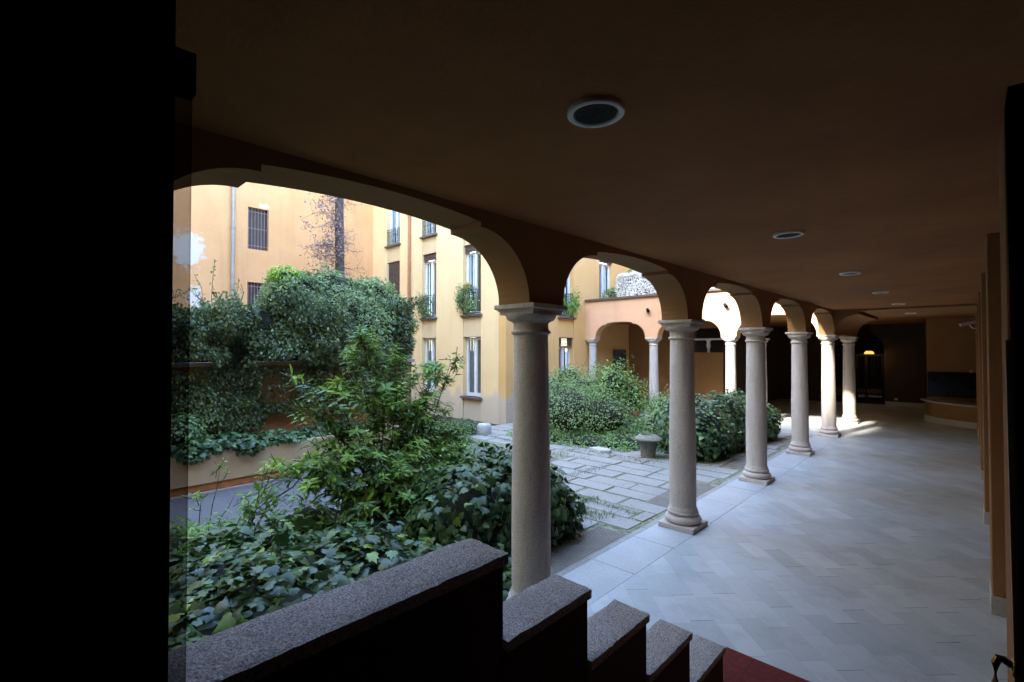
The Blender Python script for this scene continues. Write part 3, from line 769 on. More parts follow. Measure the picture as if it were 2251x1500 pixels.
def on_ellipsoids(E, n, lo=.82, hi=1.06, zmin=None, lump=.12):
    """points near the surface of a union of ellipsoids (cx,cy,cz,rx,ry,rz), with outward normals"""
    E = np.array(E, float); area = (E[:, 3] * E[:, 4] + E[:, 4] * E[:, 5] + E[:, 3] * E[:, 5]); P_, N_ = [], []
    need = n
    while need > 0:
        k = rng.choice(len(E), size=need * 2, p=area / area.sum())
        d = norm(rng.normal(size=(need * 2, 3))); e = E[k]
        lumpf = 1 + lump * 2.6 * (vnoise(e[:, :3] + d * e[:, 3:], 3.2) - .5) + lump * 1.6 * (vnoise(e[:, :3] + d * e[:, 3:], 8.0, 3) - .5)
        rr = rng.uniform(lo, hi, (need * 2, 1)) * lumpf[:, None]
        p = e[:, :3] + d * e[:, 3:] * rr
        ins = np.zeros(len(p), bool)
        for q in E:
            ins |= (((p - q[:3]) / q[3:]) ** 2).sum(1) < lo * lo * .9
        keep = ~ins
        if zmin is not None: keep &= p[:, 2] > zmin
        p = p[keep]; nn = norm(d[keep] / e[keep, 3:])
        P_.append(p); N_.append(nn); need -= len(p)
    return np.concatenate(P_)[:n], np.concatenate(N_)[:n]
def core(mb, E, k=.80, mi=0, zmin=None):
    mb.mat(mi)
    for (cx, cy_, cz, rx, ry, rz) in E:
        n, m_ = 14, 8; vs = []; fs = []
        for j in range(m_ + 1):
            th = math.pi * j / m_
            for i in range(n):
                ph = 2 * math.pi * i / n; q = k * (1 + .08 * math.sin(3 * ph + cx * 5) * math.sin(2 * th))
                z = cz + rz * q * math.cos(th)
                vs.append((cx + rx * q * math.sin(th) * math.cos(ph), cy_ + ry * q * math.sin(th) * math.sin(ph), max(z, zmin) if zmin is not None else z))
        for j in range(m_):
            for i in range(n): fs.append((j * n + i, (j + 1) * n + i, (j + 1) * n + (i + 1) % n, j * n + (i + 1) % n))
        mb.add(vs, fs)
def clump(name, E, n, tpl, size, mats, label, cat, droop=.6, up=.35, jitter=.55, lo=.82, hi=1.07, zmin=.0, group=None, alt=None, corek=.8, lump=.12, kind=None):
    """plant built of leaf-sized faces over lumpy volumes with a dark hull coloured as inner shade, and twigs"""
    p, nn = on_ellipsoids(E, n, lo, hi, zmin, lump)
    nr = norm(nn + np.array([0, 0, up]) + rnd(n, jitter)); tip = norm(np.array([0, 0, -droop]) + nn * .5 + rnd(n, .6))
    sz = size * rng.uniform(.55, 1.25, n)
    mi = np.ones(n, int)
    if alt is not None: mi = np.where(rng.random(n) < alt, 2, 1)
    sets = []
    for k in (1, 2):
        s_ = mi == k
        if s_.any(): V, bf, nv, m_ = leaves(tpl, p[s_], nr[s_], tip[s_], sz[s_]); sets.append((V, bf, nv, m_, k))
    mb = MB(); core(mb, E, corek, 0, zmin)
    # wandering twigs through the surface
    for _ in range(max(6, n // 150)):
        i = rng.integers(n); a = p[i] - nn[i] * .15; b = p[i] + nn[i] * .03 + rng.normal(0, .03, 3)
        mb.mat(0).tube([a, (a + b) / 2 + rng.normal(0, .01, 3), b], [.006, .004, .002], 4, False)
    c = np.array(E)[:, :3].mean(0); o = leafobj(name, sets, mats, None, mb, (float(c[0]), float(c[1]), float(zmin or 0)))
    return tag(o, label, cat, group, kind)
IV, LA, OV, BL = T_ivy(), T_lance(), T_oval(), T_blade()
LN = T_lance(.13, .30); LA2 = T_lance(.155, .16)

# foreground ivy bank under the first arch
E = [(-3.15, 1.0, .15, .75, .9, .60), (-3.3, 1.8, .12, .75, .8, .54), (-3.9, 1.1, .15, .8, .9, .58), (-4.0, 2.0, .06, .8, .7, .42), (-3.5, 2.7, -.05, .7, .8, .36), (-3.05, .3, .15, .7, .7, .55), (-4.1, .4, .12, .8, .8, .5)]
clump('ivy_bank', E, 8600, IV, .092, [M['core'], M['ivy'], M['shrub']], 'broad bank of large glossy ivy leaves in the foreground behind the long granite coping', 'ivy', droop=.9, up=.40, jitter=.55, alt=.06, corek=.82, lo=.76, hi=1.10, lump=.2, zmin=-.04)
# ivy mound behind the nearest column
E = [(-3.72, 4.0, .42, .46, .62, .66), (-3.85, 3.3, .36, .55, .6, .58), (-3.66, 4.5, .22, .34, .36, .42), (-4.25, 4.0, .36, .5, .6, .58)]
clump('ivy_mound', E, 4300, IV, .088, [M['core'], M['ivy'], M['ivy_small']], 'dark ivy mound directly behind the nearest column, trailing onto the floor grate', 'ivy', droop=.9, up=.25, jitter=.5, alt=.10, corek=.82, lo=.78, hi=1.1, zmin=-.04)
# ivy mound behind the second and third columns
E = [(-4.0, 9.7, .5, .62, .8, .62), (-3.95, 10.9, .5, .55, .9, .72), (-4.0, 12.0, .45, .6, .8, .68), (-4.5, 10.3, .5, .6, 1.0, .70), (-3.7, 12.7, .35, .42, .5, .55)]
clump('ivy_mound', E, 6800, IV, .082, [M['core'], M['ivy_small'], M['ivy']], 'leafy ivy mound behind the second and third columns across the paving', 'ivy', droop=.9, up=.35, jitter=.42, alt=.35, corek=.86, zmin=-.04)

# shrubs in front of the far arcade
clump('grey_green_shrub', [(-7.3, 9.7, .62, 1.0, .9, .72), (-8.3, 10.3, .7, .9, .8, .75), (-6.6, 10.2, .5, .8, .8, .6), (-7.9, 11.4, .75, .9, .8, .85)], 15000, OV, .05, [M['core'], M['bush'], M['mid']], 'rounded grey green shrub in front of the far arcade, right of the nearest column', 'shrub', alt=.3, lo=.66, hi=1.22, lump=.28, corek=.66, zmin=-.03, up=.5)
clump('tall_green_shrub', [(-7.0, 11.3, 1.25, .55, .5, .55), (-7.2, 11.5, .8, .7, .6, .7), (-6.6, 11.6, .9, .45, .45, .5)], 5600, OV, .06, [M['core'], M['mid'], M['bright']], 'taller fresh green shrub rising between the white far columns', 'shrub', alt=.25, lo=.6, hi=1.28, lump=.28, corek=.55, zmin=-.03, up=.5)
clump('small_round_shrub', [(-8.75, 11.6, 1.25, .5, .45, .45), (-9.1, 11.3, .95, .45, .5, .5)], 3200, OV, .05, [M['core'], M['bush'], M['mid']], 'small round shrub below the ground floor window at the house corner', 'shrub', alt=.3, corek=.7, zmin=-.03, up=.5)
clump('arching_shrub', [(-6.0, 12.0, .65, .5, .55, .38), (-5.7, 12.3, .5, .45, .45, .3)], 1500, LN, .11, [M['core'], M['bush'], M['mid']], 'loose arching shrub beside the middle far column', 'shrub', alt=.4, corek=.5, lo=.5, zmin=-.03, up=.6)
clump('light_shrub', [(-5.15, 10.9, .6, .5, .5, .45), (-4.95, 11.2, .9, .35, .4, .32), (-5.3, 10.5, .35, .5, .5, .35)], 3600, OV, .055, [M['core'], M['bush'], M['mid']], 'pale leafy shrub just left of the second column, above the stone urn', 'shrub', alt=.3, lo=.6, hi=1.3, lump=.28, corek=.55, zmin=-.03, up=.5)
clump('ground_cover', [(-6.5, 9.3, .05, 1.3, .55, .16), (-5.6, 9.9, .1, .9, .7, .2), (-7.6, 9.0, .05, 1.0, .5, .18), (-5.2, 10.6, .15, .7, .9, .22), (-6.0, 11.2, .15, 1.2, 1.2, .25)], 9000, OV, .05, [M['core'], M['mid'], M['bright']], 'low green ground cover spreading round the stone urn', 'ground cover', alt=.2, corek=.7, zmin=-.03, up=.8, kind='stuff')
clump('corner_ground_ivy', [(-9.2, 7.0, .15, .7, 1.0, .30), (-8.7, 6.3, .2, .7, .8, .38), (-9.6, 7.9, .12, .5, .8, .26), (-7.9, 5.9, .3, .8, .7, .42)], 7500, OV, .06, [M['core'], M['ivy_small'], M['bright']], 'low ivy patch at the foot of the yellow house, left of the round stone', 'ivy', alt=.10, corek=.75, zmin=-.03, up=.6)
clump('young_garden_plant', [(-5.6, 4.2, .35, .7, .6, .42), (-6.0, 4.9, .3, .6, .6, .4), (-5.0, 4.6, .35, .7, .6, .42)], 4200, LA, .10, [M['core'], M['shrub'], M['bright']], 'mixed low leafy plants between the tall shrub and the paving', 'shrub', alt=.3, corek=.6, lo=.6, zmin=-.03, up=.7)

# climbing hedge on the garden wall
def hedge():
    n = 66000
    y = rng.uniform(.2, 6.3, n); z = rng.uniform(.75, 3.35, n)
    topz = 3.0 + .10 * np.sin(y * 2.1) + .12 * np.sin(y * 5.3 + 1) + .10 * np.clip(y - 3, 0, 2) + rng.normal(0, .08, n)
    bot = .85 + .22 * np.sin(y * 1.7 + .5) + .16 * np.sin(y * 6) + np.clip(y - 3.8, 0, 3) * .22
    yz = np.stack([y * 0, y, z], 1); thick = .36 + .62 * (vnoise(yz, 1.7) - .5) + .42 * (vnoise(yz, 4.6, 2) - .5)
    gap = (np.abs(z - 1.93) < .09) & (np.sin(y * 4.1) > -.3)
    thin = np.where(z < 1.9, .45, 1.0)
    dens = np.where(z < 1.8, np.clip((vnoise(yz, 2.6, 5) - .30) * 5, .08, 1), np.clip((vnoise(yz, 3.5, 7) - .12) * 5, .25, 1))
    keep = (z < topz) & (z > bot) & (~gap) & (rng.random(n) < dens)
    y, z, thick, thin = y[keep], z[keep], thick[keep], thin[keep]; m_ = len(y)
    x = -9.40 + thick * thin * rng.uniform(.35, 1.05, m_)
    p = np.stack([x, y, z], 1); nn = np.tile([1.0, 0, .15], (m_, 1)) + rnd(m_, .55); tip = np.tile([.3, 0, -1.0], (m_, 1)) + rnd(m_, .6)
    fresh = rng.random(m_) < np.clip((z - 2.55) / .6, .06, .8) * np.clip((vnoise(p, 2.2, 4) - .25) * 2.5, .1, 1)
    sz = .055 * rng.uniform(.55, 1.4, m_); S2 = []
    for q, sel in ((1, ~fresh), (3, fresh)):
        V, bf, nv, k = leaves(OV, p[sel], nn[sel], tip[sel], sz[sel]); S2.append((V, bf, nv, k, q))
    mb = MB()
    mb.mat(0).box(-9.60, -9.30, .2, 6.2, 1.96, 2.85)
    for _ in range(260):
        yy_ = rng.uniform(.3, 6.2); zz_ = rng.uniform(.9, 3.0); a = np.array([-9.3, yy_, zz_]); pts = [a]
        for q in range(4): pts.append(pts[-1] + np.array([rng.uniform(0, .07), rng.normal(0, .08), rng.normal(-.12 if rng.random() < .6 else .15, .05)]))
        mb.mat(0).tube(pts, .004, 4, False)
    # loose shoots above the hedge
    sh = [leafs for leafs in ()]
    P2 = []
    for _ in range(26):
        yy_ = rng.uniform(1.6, 4.0); a = np.array([-9.3, yy_, 3.0]); hgt = rng.uniform(.15, .75) if rng.random() < .35 else rng.uniform(.08, .25); q = a + np.array([rng.normal(0, .08), rng.normal(0, .10), hgt])
        mb.mat(0).tube([a, (a + q) / 2 + rng.normal(0, .03, 3), q], .004, 4, False)
        for t in np.linspace(.3, 1, int(6 + hgt * 16)): P2.append(a + (q - a) * t + rng.normal(0, .018, 3))
    P2 = np.array(P2); k2 = len(P2); V2, _, _, _ = leaves(OV, P2, rnd(k2) + [1, 0, .5], rnd(k2), .045 * rng.uniform(.6, 1.2, k2))
    o = leafobj('climbing_hedge', S2 + [(V2, bf, nv, k2, 2)], [M['core'], M['hedge_dark'], M['mid'], M['hedge']], None, mb, (-9.4, 3.2, .6))
    tag(o, 'dark evergreen climber covering the garden wall and its railing in front of the orange house', 'hedge')
hedge()
# the big rounded bush at the end of the hedge
clump('large_evergreen_bush', [(-9.9, 4.0, 3.15, .55, .65, .62), (-9.9, 4.8, 3.2, .6, .8, .66), (-9.9, 5.6, 3.1, .6, .7, .70), (-9.7, 6.05, 2.75, .55, .55, .75), (-9.6, 5.4, 2.5, .6, .9, .7), (-9.7, 6.25, 2.35, .42, .42, .5)], 30000, T_lance(.15, .15), .085, [M['core'], M['bush'], M['hedge']],
      'large rounded grey green bush swelling over the right end of the hedge', 'bush', alt=.15, corek=.84, zmin=None, up=.45, droop=-.2, lump=.20)
clump('yellow_green_vine', [(-9.75, 3.75, 3.62, .28, .34, .20)], 900, OV, .06, [M['core'], M['bright'], M['bright']], 'small yellow green vine on top of the bush against the orange wall', 'vine', corek=.5, zmin=None, up=.6)
# trailing ivy over the planter wall
clump('planter_ivy', [(-8.65, 1.2, .66, .26, .7, .14), (-8.68, 2.3, .66, .27, .7, .15), (-8.68, 3.2, .64, .25, .7, .13), (-8.75, 4.2, .66, .25, .7, .14), (-8.45, 1.9, .60, .10, .2, .12), (-8.45, 2.7, .60, .10, .2, .10)], 2900, IV, .085, [M['core'], M['ivy_small'], M['ivy']], 'ivy trailing over the front edge of the low planter wall', 'ivy', alt=.3, corek=.6, zmin=.3, up=.6, droop=1)
clump('planter_bush', [(-8.75, 1.7, .85, .35, .45, .34), (-8.85, 1.2, .95, .4, .5, .40)], 2600, OV, .06, [M['core'], M['mid'], M['hedge']], 'small bright bush growing in the planter at the left end', 'bush', alt=.3, corek=.7, zmin=.5, up=.5)

def twiggy(name, base, targets, ntw, tpl, size, mats, label, cat, nleaf=12, stem=.014, tw=(.18, .42), bright=.15, spread=1.0, bz=0.):
    """stems from one foot, twigs filling the crown, leaves set round each twig"""
    mb = MB(); base = np.array(base, float); T_ = np.array(targets, float)
    stems = []
    for t in T_:
        c = t[:3]; b = base + np.array([rng.normal(0, .05), rng.normal(0, .05), 0]); mid = b + (c - b) * .5 + np.array([0, 0, .12]) + rng.normal(0, .04, 3)
        pts = [b, b + (mid - b) * .5 + rng.normal(0, .015, 3), mid, mid + (c - mid) * .55 + rng.normal(0, .03, 3), c + np.array([0, 0, t[5] * .4])]
        mb.mat(0).tube(pts, [stem, stem * .85, stem * .7, stem * .5, stem * .25], 6, False); stems.append(pts)
    P_, Nn, Tp, Sz, Mi = [], [], [], [], []
    wgt = T_[:, 3] * T_[:, 4] * T_[:, 5]; wgt = wgt / wgt.sum()
    for _ in range(ntw):
        k = rng.choice(len(T_), p=wgt); t = T_[k]; c = t[:3]
        d = norm(rng.normal(size=3)); rr = rng.uniform(.25, 1) ** .6; e = c + d * t[3:6] * rr
        sp_ = stems[k][rng.integers(2, 5)]; a = e - norm(e - sp_) * rng.uniform(*tw)
        dirn = norm(norm(e - a) + np.array([0, 0, .35])); L_ = np.linalg.norm(e - a)
        m1 = (a + e) / 2 + np.array([0, 0, -.02])
        mb.mat(0).tube([a, m1, e], [.005, .004, .002], 4, False)
        br = rng.random() < bright * (1.6 if d[2] > .2 else .6)
        nl = int(nleaf * rng.uniform(.7, 1.3))
        for i in range(nl):
            s_ = (i / nl) ** .7; q = a + (e - a) * (.25 + .75 * s_)
            ang = i * 2.4; u = norm(np.cross(dirn, [0, 0, 1.0]) + 1e-6); v = np.cross(dirn, u)
            rad = u * math.cos(ang) + v * math.sin(ang)
            td = norm(rad * (1.0 - .35 * s_) * spread + dirn * (.35 + .7 * s_) + np.array([0, 0, -.10]) + rng.normal(0, .12, 3))
            P_.append(q); Tp.append(td); Nn.append(norm(dirn * .8 + np.array([0, 0, .7]) - rad * .3 + rng.normal(0, .25, 3))); Sz.append(size * rng.uniform(.6, 1.2) * (.75 if i > nl - 3 else 1)); Mi.append(2 if br else 1)
    P_, Nn, Tp, Sz, Mi = map(np.array, (P_, Nn, Tp, Sz, Mi)); sets = []
    for k in (1, 2):
        s_ = Mi == k
        if s_.any(): V, bf, nv, m_ = leaves(tpl, P_[s_], Nn[s_], Tp[s_], Sz[s_]); sets.append((V, bf, nv, m_, k))
    o = leafobj(name, sets, mats, None, mb, tuple(base))
    return tag(o, label, cat)
twiggy('tall_shrub', (-4.95, 3.05, .0), [(-5.0, 2.78, 2.12, .28, .28, .40), (-5.0, 2.45, 1.62, .35, .40, .28), (-4.95, 3.05, 1.55, .4, .45, .40), (-5.05, 3.75, 1.85, .28, .35, .30), (-4.95, 3.55, 1.35, .4, .5, .35),
        (-4.9, 2.55, 1.15, .5, .55, .32), (-4.8, 3.2, .95, .5, .6, .35), (-4.9, 2.15, .95, .45, .35, .22), (-4.85, 3.9, 1.0, .4, .4, .30), (-5.0, 3.2, 1.95, .25, .3, .30), (-4.6, 2.7, .7, .5, .6, .3), (-5.0, 4.15, 2.0, .14, .18, .16), (-5.0, 2.15, 1.45, .2, .22, .2), (-5.0, 2.05, 1.85, .12, .14, .10)], 620, LA2, .112,
       [M['twig'], M['shrub'], M['bright']], 'tall many stemmed shrub with long glossy leaves in the middle of the garden', 'shrub', nleaf=12, bright=.30, spread=1.25)
twiggy('low_bright_shrub', (-5.2, 1.55, 0), [(-5.3, 1.95, .95, .35, .35, .14), (-5.25, 2.35, .92, .3, .3, .14), (-5.0, 1.7, .75, .3, .3, .16)], 30, LA, .11, [M['twig'], M['shrub'], M['bright']], 'low spray of bright green leaves left of the tall shrub', 'shrub', nleaf=11, bright=.7)
twiggy('slender_sapling', (-5.9, 1.5, 0), [(-5.9, 1.6, .85, .12, .16, .18), (-5.9, 1.4, .62, .16, .2, .14), (-5.9, 1.75, .55, .15, .15, .12)], 14, OV, .045, [M['twig'], M['mid'], M['bright']], 'thin twiggy sapling standing before the planter wall', 'sapling', nleaf=6, stem=.007, tw=(.1, .2), bright=.3)
clump('understory', [(-4.5, 2.6, .22, .6, .6, .36), (-4.6, 3.4, .25, .6, .6, .38), (-5.1, 3.0, .3, .5, .7, .42), (-5.1, 2.2, .25, .5, .5, .38), (-4.9, 4.0, .3, .55, .5, .42), (-5.3, 3.7, .3, .4, .5, .4), (-4.3, 3.1, .12, .5, .5, .3)], 5200, LA, .10, [M['core'], M['shrub'], M['mid']], 'dense mixed low foliage round the feet of the tall shrub, behind the ivy bank', 'undergrowth', alt=.25, corek=.6, lo=.55, zmin=-.03, up=.6)
clump('fern_tuft', [(-4.95, .95, .38, .45, .40, .34), (-5.1, 1.4, .3, .4, .35, .3)], 2300, LN, .075, [M['core'], M['bright'], M['mid']], 'light green ferny tuft at the left behind the ivy bank', 'fern', alt=.4, corek=.6, lo=.6, up=.5, zmin=-.02)

# far tree with mottled trunk and sparse dry twigs
tr = thing('bare_tree', (-13, 6.45, 0), 'straight mottled trunk with sparse dry twigs in front of the orange wall', 'tree')
mb = MB(); mb.tube([(-13, 6.5, 0), (-13, 6.52, 3), (-13.0, 6.49, 5), (-13.02, 6.46, 7.2), (-13, 6.44, 9.5)], [.17, .14, .125, .115, .08], 12, True); obj('trunk', mb, M['pale_bark'], tr, smooth=True)
mb = MB(); P_ = []
for k in range(58):
    z = rng.uniform(4.2, 8.2); side = -1 if rng.random() < .68 else 1
    a = np.array([-13, 6.47, z]); L_ = rng.uniform(.4, 1.05) * (1 if side < 0 else .65); d = norm(np.array([rng.normal(0, .5), side * 1.0, rng.uniform(-.35, .45)]))
    pts = [a]; 
    for q in range(4): d = norm(d + rng.normal(0, .22, 3) + [0, 0, -.05]); pts.append(pts[-1] + d * L_ / 4)
    mb.tube(pts, [.010, .008, .005, .004, .002], 5, False)
    for q in range(1, 5):
        for _ in range(4):
            e = pts[q] + rng.normal(0, .13, 3); mb.tube([pts[q], (pts[q] + e) / 2 + rng.normal(0, .02, 3), e], [.004, .003, .002], 4, False)
            nl = (rng.integers(2, 6) if (side < 0 and z > 4.8) else rng.integers(0, 2))
            for _ in range(nl): P_.append(e + rng.normal(0, .06, 3))
P_ = np.array(P_); k = len(P_)
V, bf, nv, m_ = leaves(OV, P_, rnd(k) + [1, 0, 0], rnd(k), .065 * rng.uniform(.5, 1.3, k))
cr = leafobj('crown', [(V, bf, nv, m_, 1)], [M['bark'], M['dry']], None, mb, (-13, 6.45, 0)); cr.parent = tr; cr.location = (0, 0, 0)

# window plants and terrace greenery
clump('window_plant', [(-14.0, YB - .12, 3.75, .16, .16, .42), (-13.7, YB - .1, 3.95, .3, .14, .12), (-13.65, YB - .1, 3.5, .3, .1, .28)], 1500, OV, .05, [M['core'], M['hedge'], M['mid']], 'green plants trailing through the iron railing of the middle first floor window', 'plant', alt=.4, corek=.1, lo=.15, hi=1.3, zmin=3.2, up=.5, group=None)
clump('window_plant', [(-11.8, YB - .12, 3.80, .18, .16, .45), (-11.45, YB - .1, 4.08, .3, .14, .12), (-11.4, YB - .1, 3.6, .34, .1, .28)], 1900, OV, .055, [M['core'], M['mid'], M['hedge']], 'green plants with yellow blossom filling the railing of the right first floor window', 'plant', alt=.4, corek=.1, lo=.15, hi=1.3, zmin=3.2, up=.5)
clump('blossom_tuft', [(-11.42, YB - .14, 4.18, .14, .1, .09)], 260, OV, .045, [M['core'], M['blossom'], M['blossom']], 'small tuft of yellow blossom on the right window railing', 'flowers', corek=.3, zmin=4.0)
clump('window_plant', [(XC + .12, 13.35, 3.75, .14, .22, .42), (XC + .1, 13.0, 3.6, .1, .35, .25)], 1200, OV, .055, [M['core'], M['mid'], M['bright']], 'bright green plant hanging on the side window just right of the nearest capital', 'plant', alt=.4, corek=.1, lo=.15, hi=1.3, zmin=3.2)
clump('terrace_plants', [(-9.5, 15.4, 4.15, .35, .5, .30), (-8.9, 15.7, 4.5, .4, .5, .6), (-8.1, 16.2, 4.7, .7, .4, .65), (-7.0, 16.4, 4.8, .8, .4, .6), (-5.6, 16.4, 4.7, .8, .4, .6)], 9000, OV, .075, [M['core'], M['bush'], M['hedge']], 'loose green plants along the back of the roof terrace', 'plants', alt=.4, corek=.6, zmin=3.92, up=.3)
def vhedge():
    n = 8500; x = rng.uniform(-9.05, -4.6, n); z = rng.uniform(3.93, 4.86, n) ; f = rng.random(n)
    ztop = 4.80 - .25 * np.clip((-8.85 - x) / .2, 0, 1) ** 2 + .02 * np.sin(x * 9)
    y = np.where(f < .75, 14.86, 14.86 + rng.uniform(0, .5, n)); z = np.where(f < .75, np.minimum(z, ztop), ztop)
    p = np.stack([x, y + rng.normal(0, .02, n), z + rng.normal(0, .015, n)], 1)
    V, bf, nv, k = leaves(OV, p, np.tile([0, -1, .5], (n, 1)) + rnd(n, .5), rnd(n), .068 * rng.uniform(.6, 1.3, n))
    mb = MB(); mb.mat(0).box(-9.0, -4.62, 14.89, 15.3, 3.93, 4.52); mb.box(-8.8, -4.62, 14.89, 15.3, 4.52, 4.76)
    o = leafobj('variegated_hedge', [(V, bf, nv, n, 1)], [M['core'], M['variegated']], None, mb, (-7, 15.1, 3.93))
    tag(o, 'clipped white speckled hedge along the edge of the roof terrace', 'hedge')
vhedge()
# grass in the joints near the ivy mound
def joint_grass():
    n = 11000; P_ = []
    segs = [((-3.9, 5.15), (-4.9, 5.25), .09), ((-3.4, 5.45), (-4.2, 5.2), .07), ((-4.05, 5.1), (-4.0, 6.0), .04), ((-3.15, 5.75), (-4.6, 5.85), .035), ((-5.0, 6.0), (-4.95, 7.6), .06), ((-5.5, 7.9), (-8.4, 8.3), .08), ((-3.6, 5.25), (-3.9, 4.9), .12), ((-4.5, 8.5), (-6.5, 8.45), .10), ((-3.5, 12.9), (-4.5, 12.3), .2), ((-7.4, 7.3), (-9.0, 7.7), .12), ((-4.6, 8.9), (-4.4, 9.2), .10)]
    for _ in range(n):
        a, b, w_ = segs[rng.integers(len(segs))]; t = rng.random(); P_.append((a[0] + (b[0] - a[0]) * t + rng.normal(0, w_), a[1] + (b[1] - a[1]) * t + rng.normal(0, w_), -.03))
    P_ = np.array(P_); V, bf, nv, k = leaves(BL, P_, rnd(n) + [0, -.5, .3], np.tile([0, 0, 1.0], (n, 1)) + rnd(n, .5), .060 * rng.uniform(.5, 1.6, n))
    o = leafobj('joint_grass', [(V, bf, nv, k, 0)], [M['grass']], None, None, (-4, 6, 0)); tag(o, 'short grass growing in the joints of the court paving', 'grass', kind='stuff')
joint_grass()
def litter():
    n = 520; P_ = []
    for _ in range(n):
        k = rng.random()
        if k < .45: p = (rng.normal(-4.9, .5), rng.normal(8.6, .25))
        elif k < .8: p = (rng.normal(-3.5, .25), rng.uniform(3.4, 6))
        else: p = (rng.uniform(-8, -3.1), rng.uniform(5, 9))
        P_.append((p[0], p[1], .008 + rng.uniform(0, .006)))
    P_ = np.array(P_); V, bf, nv, k = leaves(OV, P_, np.tile([0, 0, 1.0], (n, 1)) + rnd(n, .25), rnd(n) * [1, 1, .1], .035 * rng.uniform(.5, 1.3, n))
    o = leafobj('fallen_leaves', [(V, bf, nv, k, 0)], [M['dry']], None, None, (-4, 6, 0)); tag(o, 'scattered dry fallen leaves on the court paving', 'leaves', kind='stuff')
litter()

# ---------------------------------------------------------------- small things in the court
u = (-4.75, 8.98)
ur = thing('stone_urn', (*u, 0), 'weathered squat stone urn with broad flared rim on the paving', 'urn')
mb = MB(); mb.lathe([(.13, -.02), (.15, .01), (.145, .04), (.165, .20), (.19, .30), (.205, .33), (.17, .34)], (*u, 0), 32); obj('bowl', mb, M['mossy_stone'], ur, smooth=True)
pr = [(.185, .325), (.24, .335), (.275, .36), (.268, .38), (.215, .415), (.165, .445), (.14, .447), (.125, .41), (.11, .31)]
mb = MB(); n = 44; vs = []; fs = []
for k_, (r_, z_) in enumerate(pr):
    for i in range(n):
        a = 2 * math.pi * i / n; q = r_ * (1 + (.035 * math.cos(a * 22) if 1 <= k_ <= 3 else .01 * math.sin(a * 5)))
        vs.append((u[0] + q * math.cos(a), u[1] + q * math.sin(a), z_))
for k_ in range(len(pr) - 1):
    for i in range(n): fs.append((k_ * n + i, k_ * n + (i + 1) % n, (k_ + 1) * n + (i + 1) % n, (k_ + 1) * n + i))
mb.add(vs, fs); obj('rim', mb, M['rim_stone'], ur, smooth=True)
mb = MB(); mb.lathe([(.02, -.02), (.165, -.02), (.185, .03), (.19, .14), (.18, .22), (.15, .262), (.07, .27), (.0, .268)], (-9.05, 8.45, 0), 28, cap=False)
for i, p in enumerate(mb.v): mb.v[i] = (p[0] + random.gauss(0, .003), p[1] + random.gauss(0, .003), p[2] + random.gauss(0, .002))
tag(obj('round_stone', mb, M['pale_stone'], smooth=True), 'pale drum shaped stone standing on the paving before the yellow house', 'stone')
mb = MB(); mb.prism([(-5.95, 8.62), (-5.62, 8.55), (-5.45, 8.66), (-5.5, 8.82), (-5.85, 8.86)], 'z', -.02, .075)
tag(obj('flat_rock', mb, M['pale_stone'], bevel=.02), 'flat pale rock at the edge of the ground cover', 'rock')
bt = thing('terracotta_block', (-7.55, 13.8, 0), 'hollow orange terracotta block lying at the foot of the middle far column', 'terracotta block')
mb = MB()
for z in (0, .085, .17): mb.box(-7.95, -7.62, 13.72, 13.92, .05 + z, .075 + z)
for x in (-7.95, -7.80, -7.645): mb.box(x, x + .025, 13.725, 13.915, .0755, .2195)
obj('block', mb, M['terracotta'], bt)
G = 'iron floor grates beside the border slabs'
labs = ['long iron floor grate at the foot of the ivy mound, nearest of the row', 'iron floor grate behind the second column', 'iron floor grate beside the third column', 'iron floor grate beside the fourth column, farthest of the row']
for (x0, x1, y0, y1), lab in zip(GR, labs):
    g_ = thing('floor_grate', ((x0 + x1) / 2, (y0 + y1) / 2, -.02), lab, 'grate', G)
    mb = MB(); n = int((y1 - y0) / .033)
    for i in range(n + 1): y = y0 + (y1 - y0 - .004) * i / n; mb.box(x0, x1, y, y + .008, -.018, -.004)
    n = int((x1 - x0) / .033)
    for i in range(n + 1): x = x0 + (x1 - x0 - .004) * i / n; mb.box(x, x + .007, y0, y1, -.017, -.006)
    obj('grid', mb, M['grey_metal'], g_)
    mb = MB(); mb.box(x0, x1, y0, y1, -.05, -.0195); obj('pit', mb, M['dark_room'], g_)

# ---------------------------------------------------------------- far end of the passage
gt = thing('iron_gate', (gc, 23.62, 0), 'black wrought iron gate closing the arched gateway at the far end', 'gate')
mb = MB(); mb.box(gx0 + .02, gx1 - .02, 23.60, 23.66, 1.90, 1.99); mb.box(gx0 + .02, gx1 - .02, 23.60, 23.66, .12, .20); mb.box(gx1 - .62, gx1 - .55, 23.60, 23.66, .2, 1.9)
for xx in (gx0 + .02, gx1 - .08, gc - .03): mb.box(xx, xx + .06, 23.60, 23.66, .2, 1.9)
obj('frame', mb, M['iron'], gt)
mb = MB(); n = 16
for i in range(n): x = gx0 + .1 + (gx1 - gx0 - .2) * i / (n - 1); mb.tube([(x, 23.63, .2), (x, 23.63, 1.9)], .011, 6)
obj('bars', mb, M['iron'], gt)
mb = MB()
for i in range(15):
    x = gx0 + .15 + (gx1 - gx0 - .3) * i / 14
    for z in (.32, .52):
        mb.tube([(x + .045 * math.cos(t), 23.615, z + .045 * math.sin(t) * (1 if z < .5 else 1.6)) for t in np.linspace(0, 2 * math.pi, 9)], .010, 5)
obj('scrollwork', mb, M['pale_iron'], gt); mb = MB()
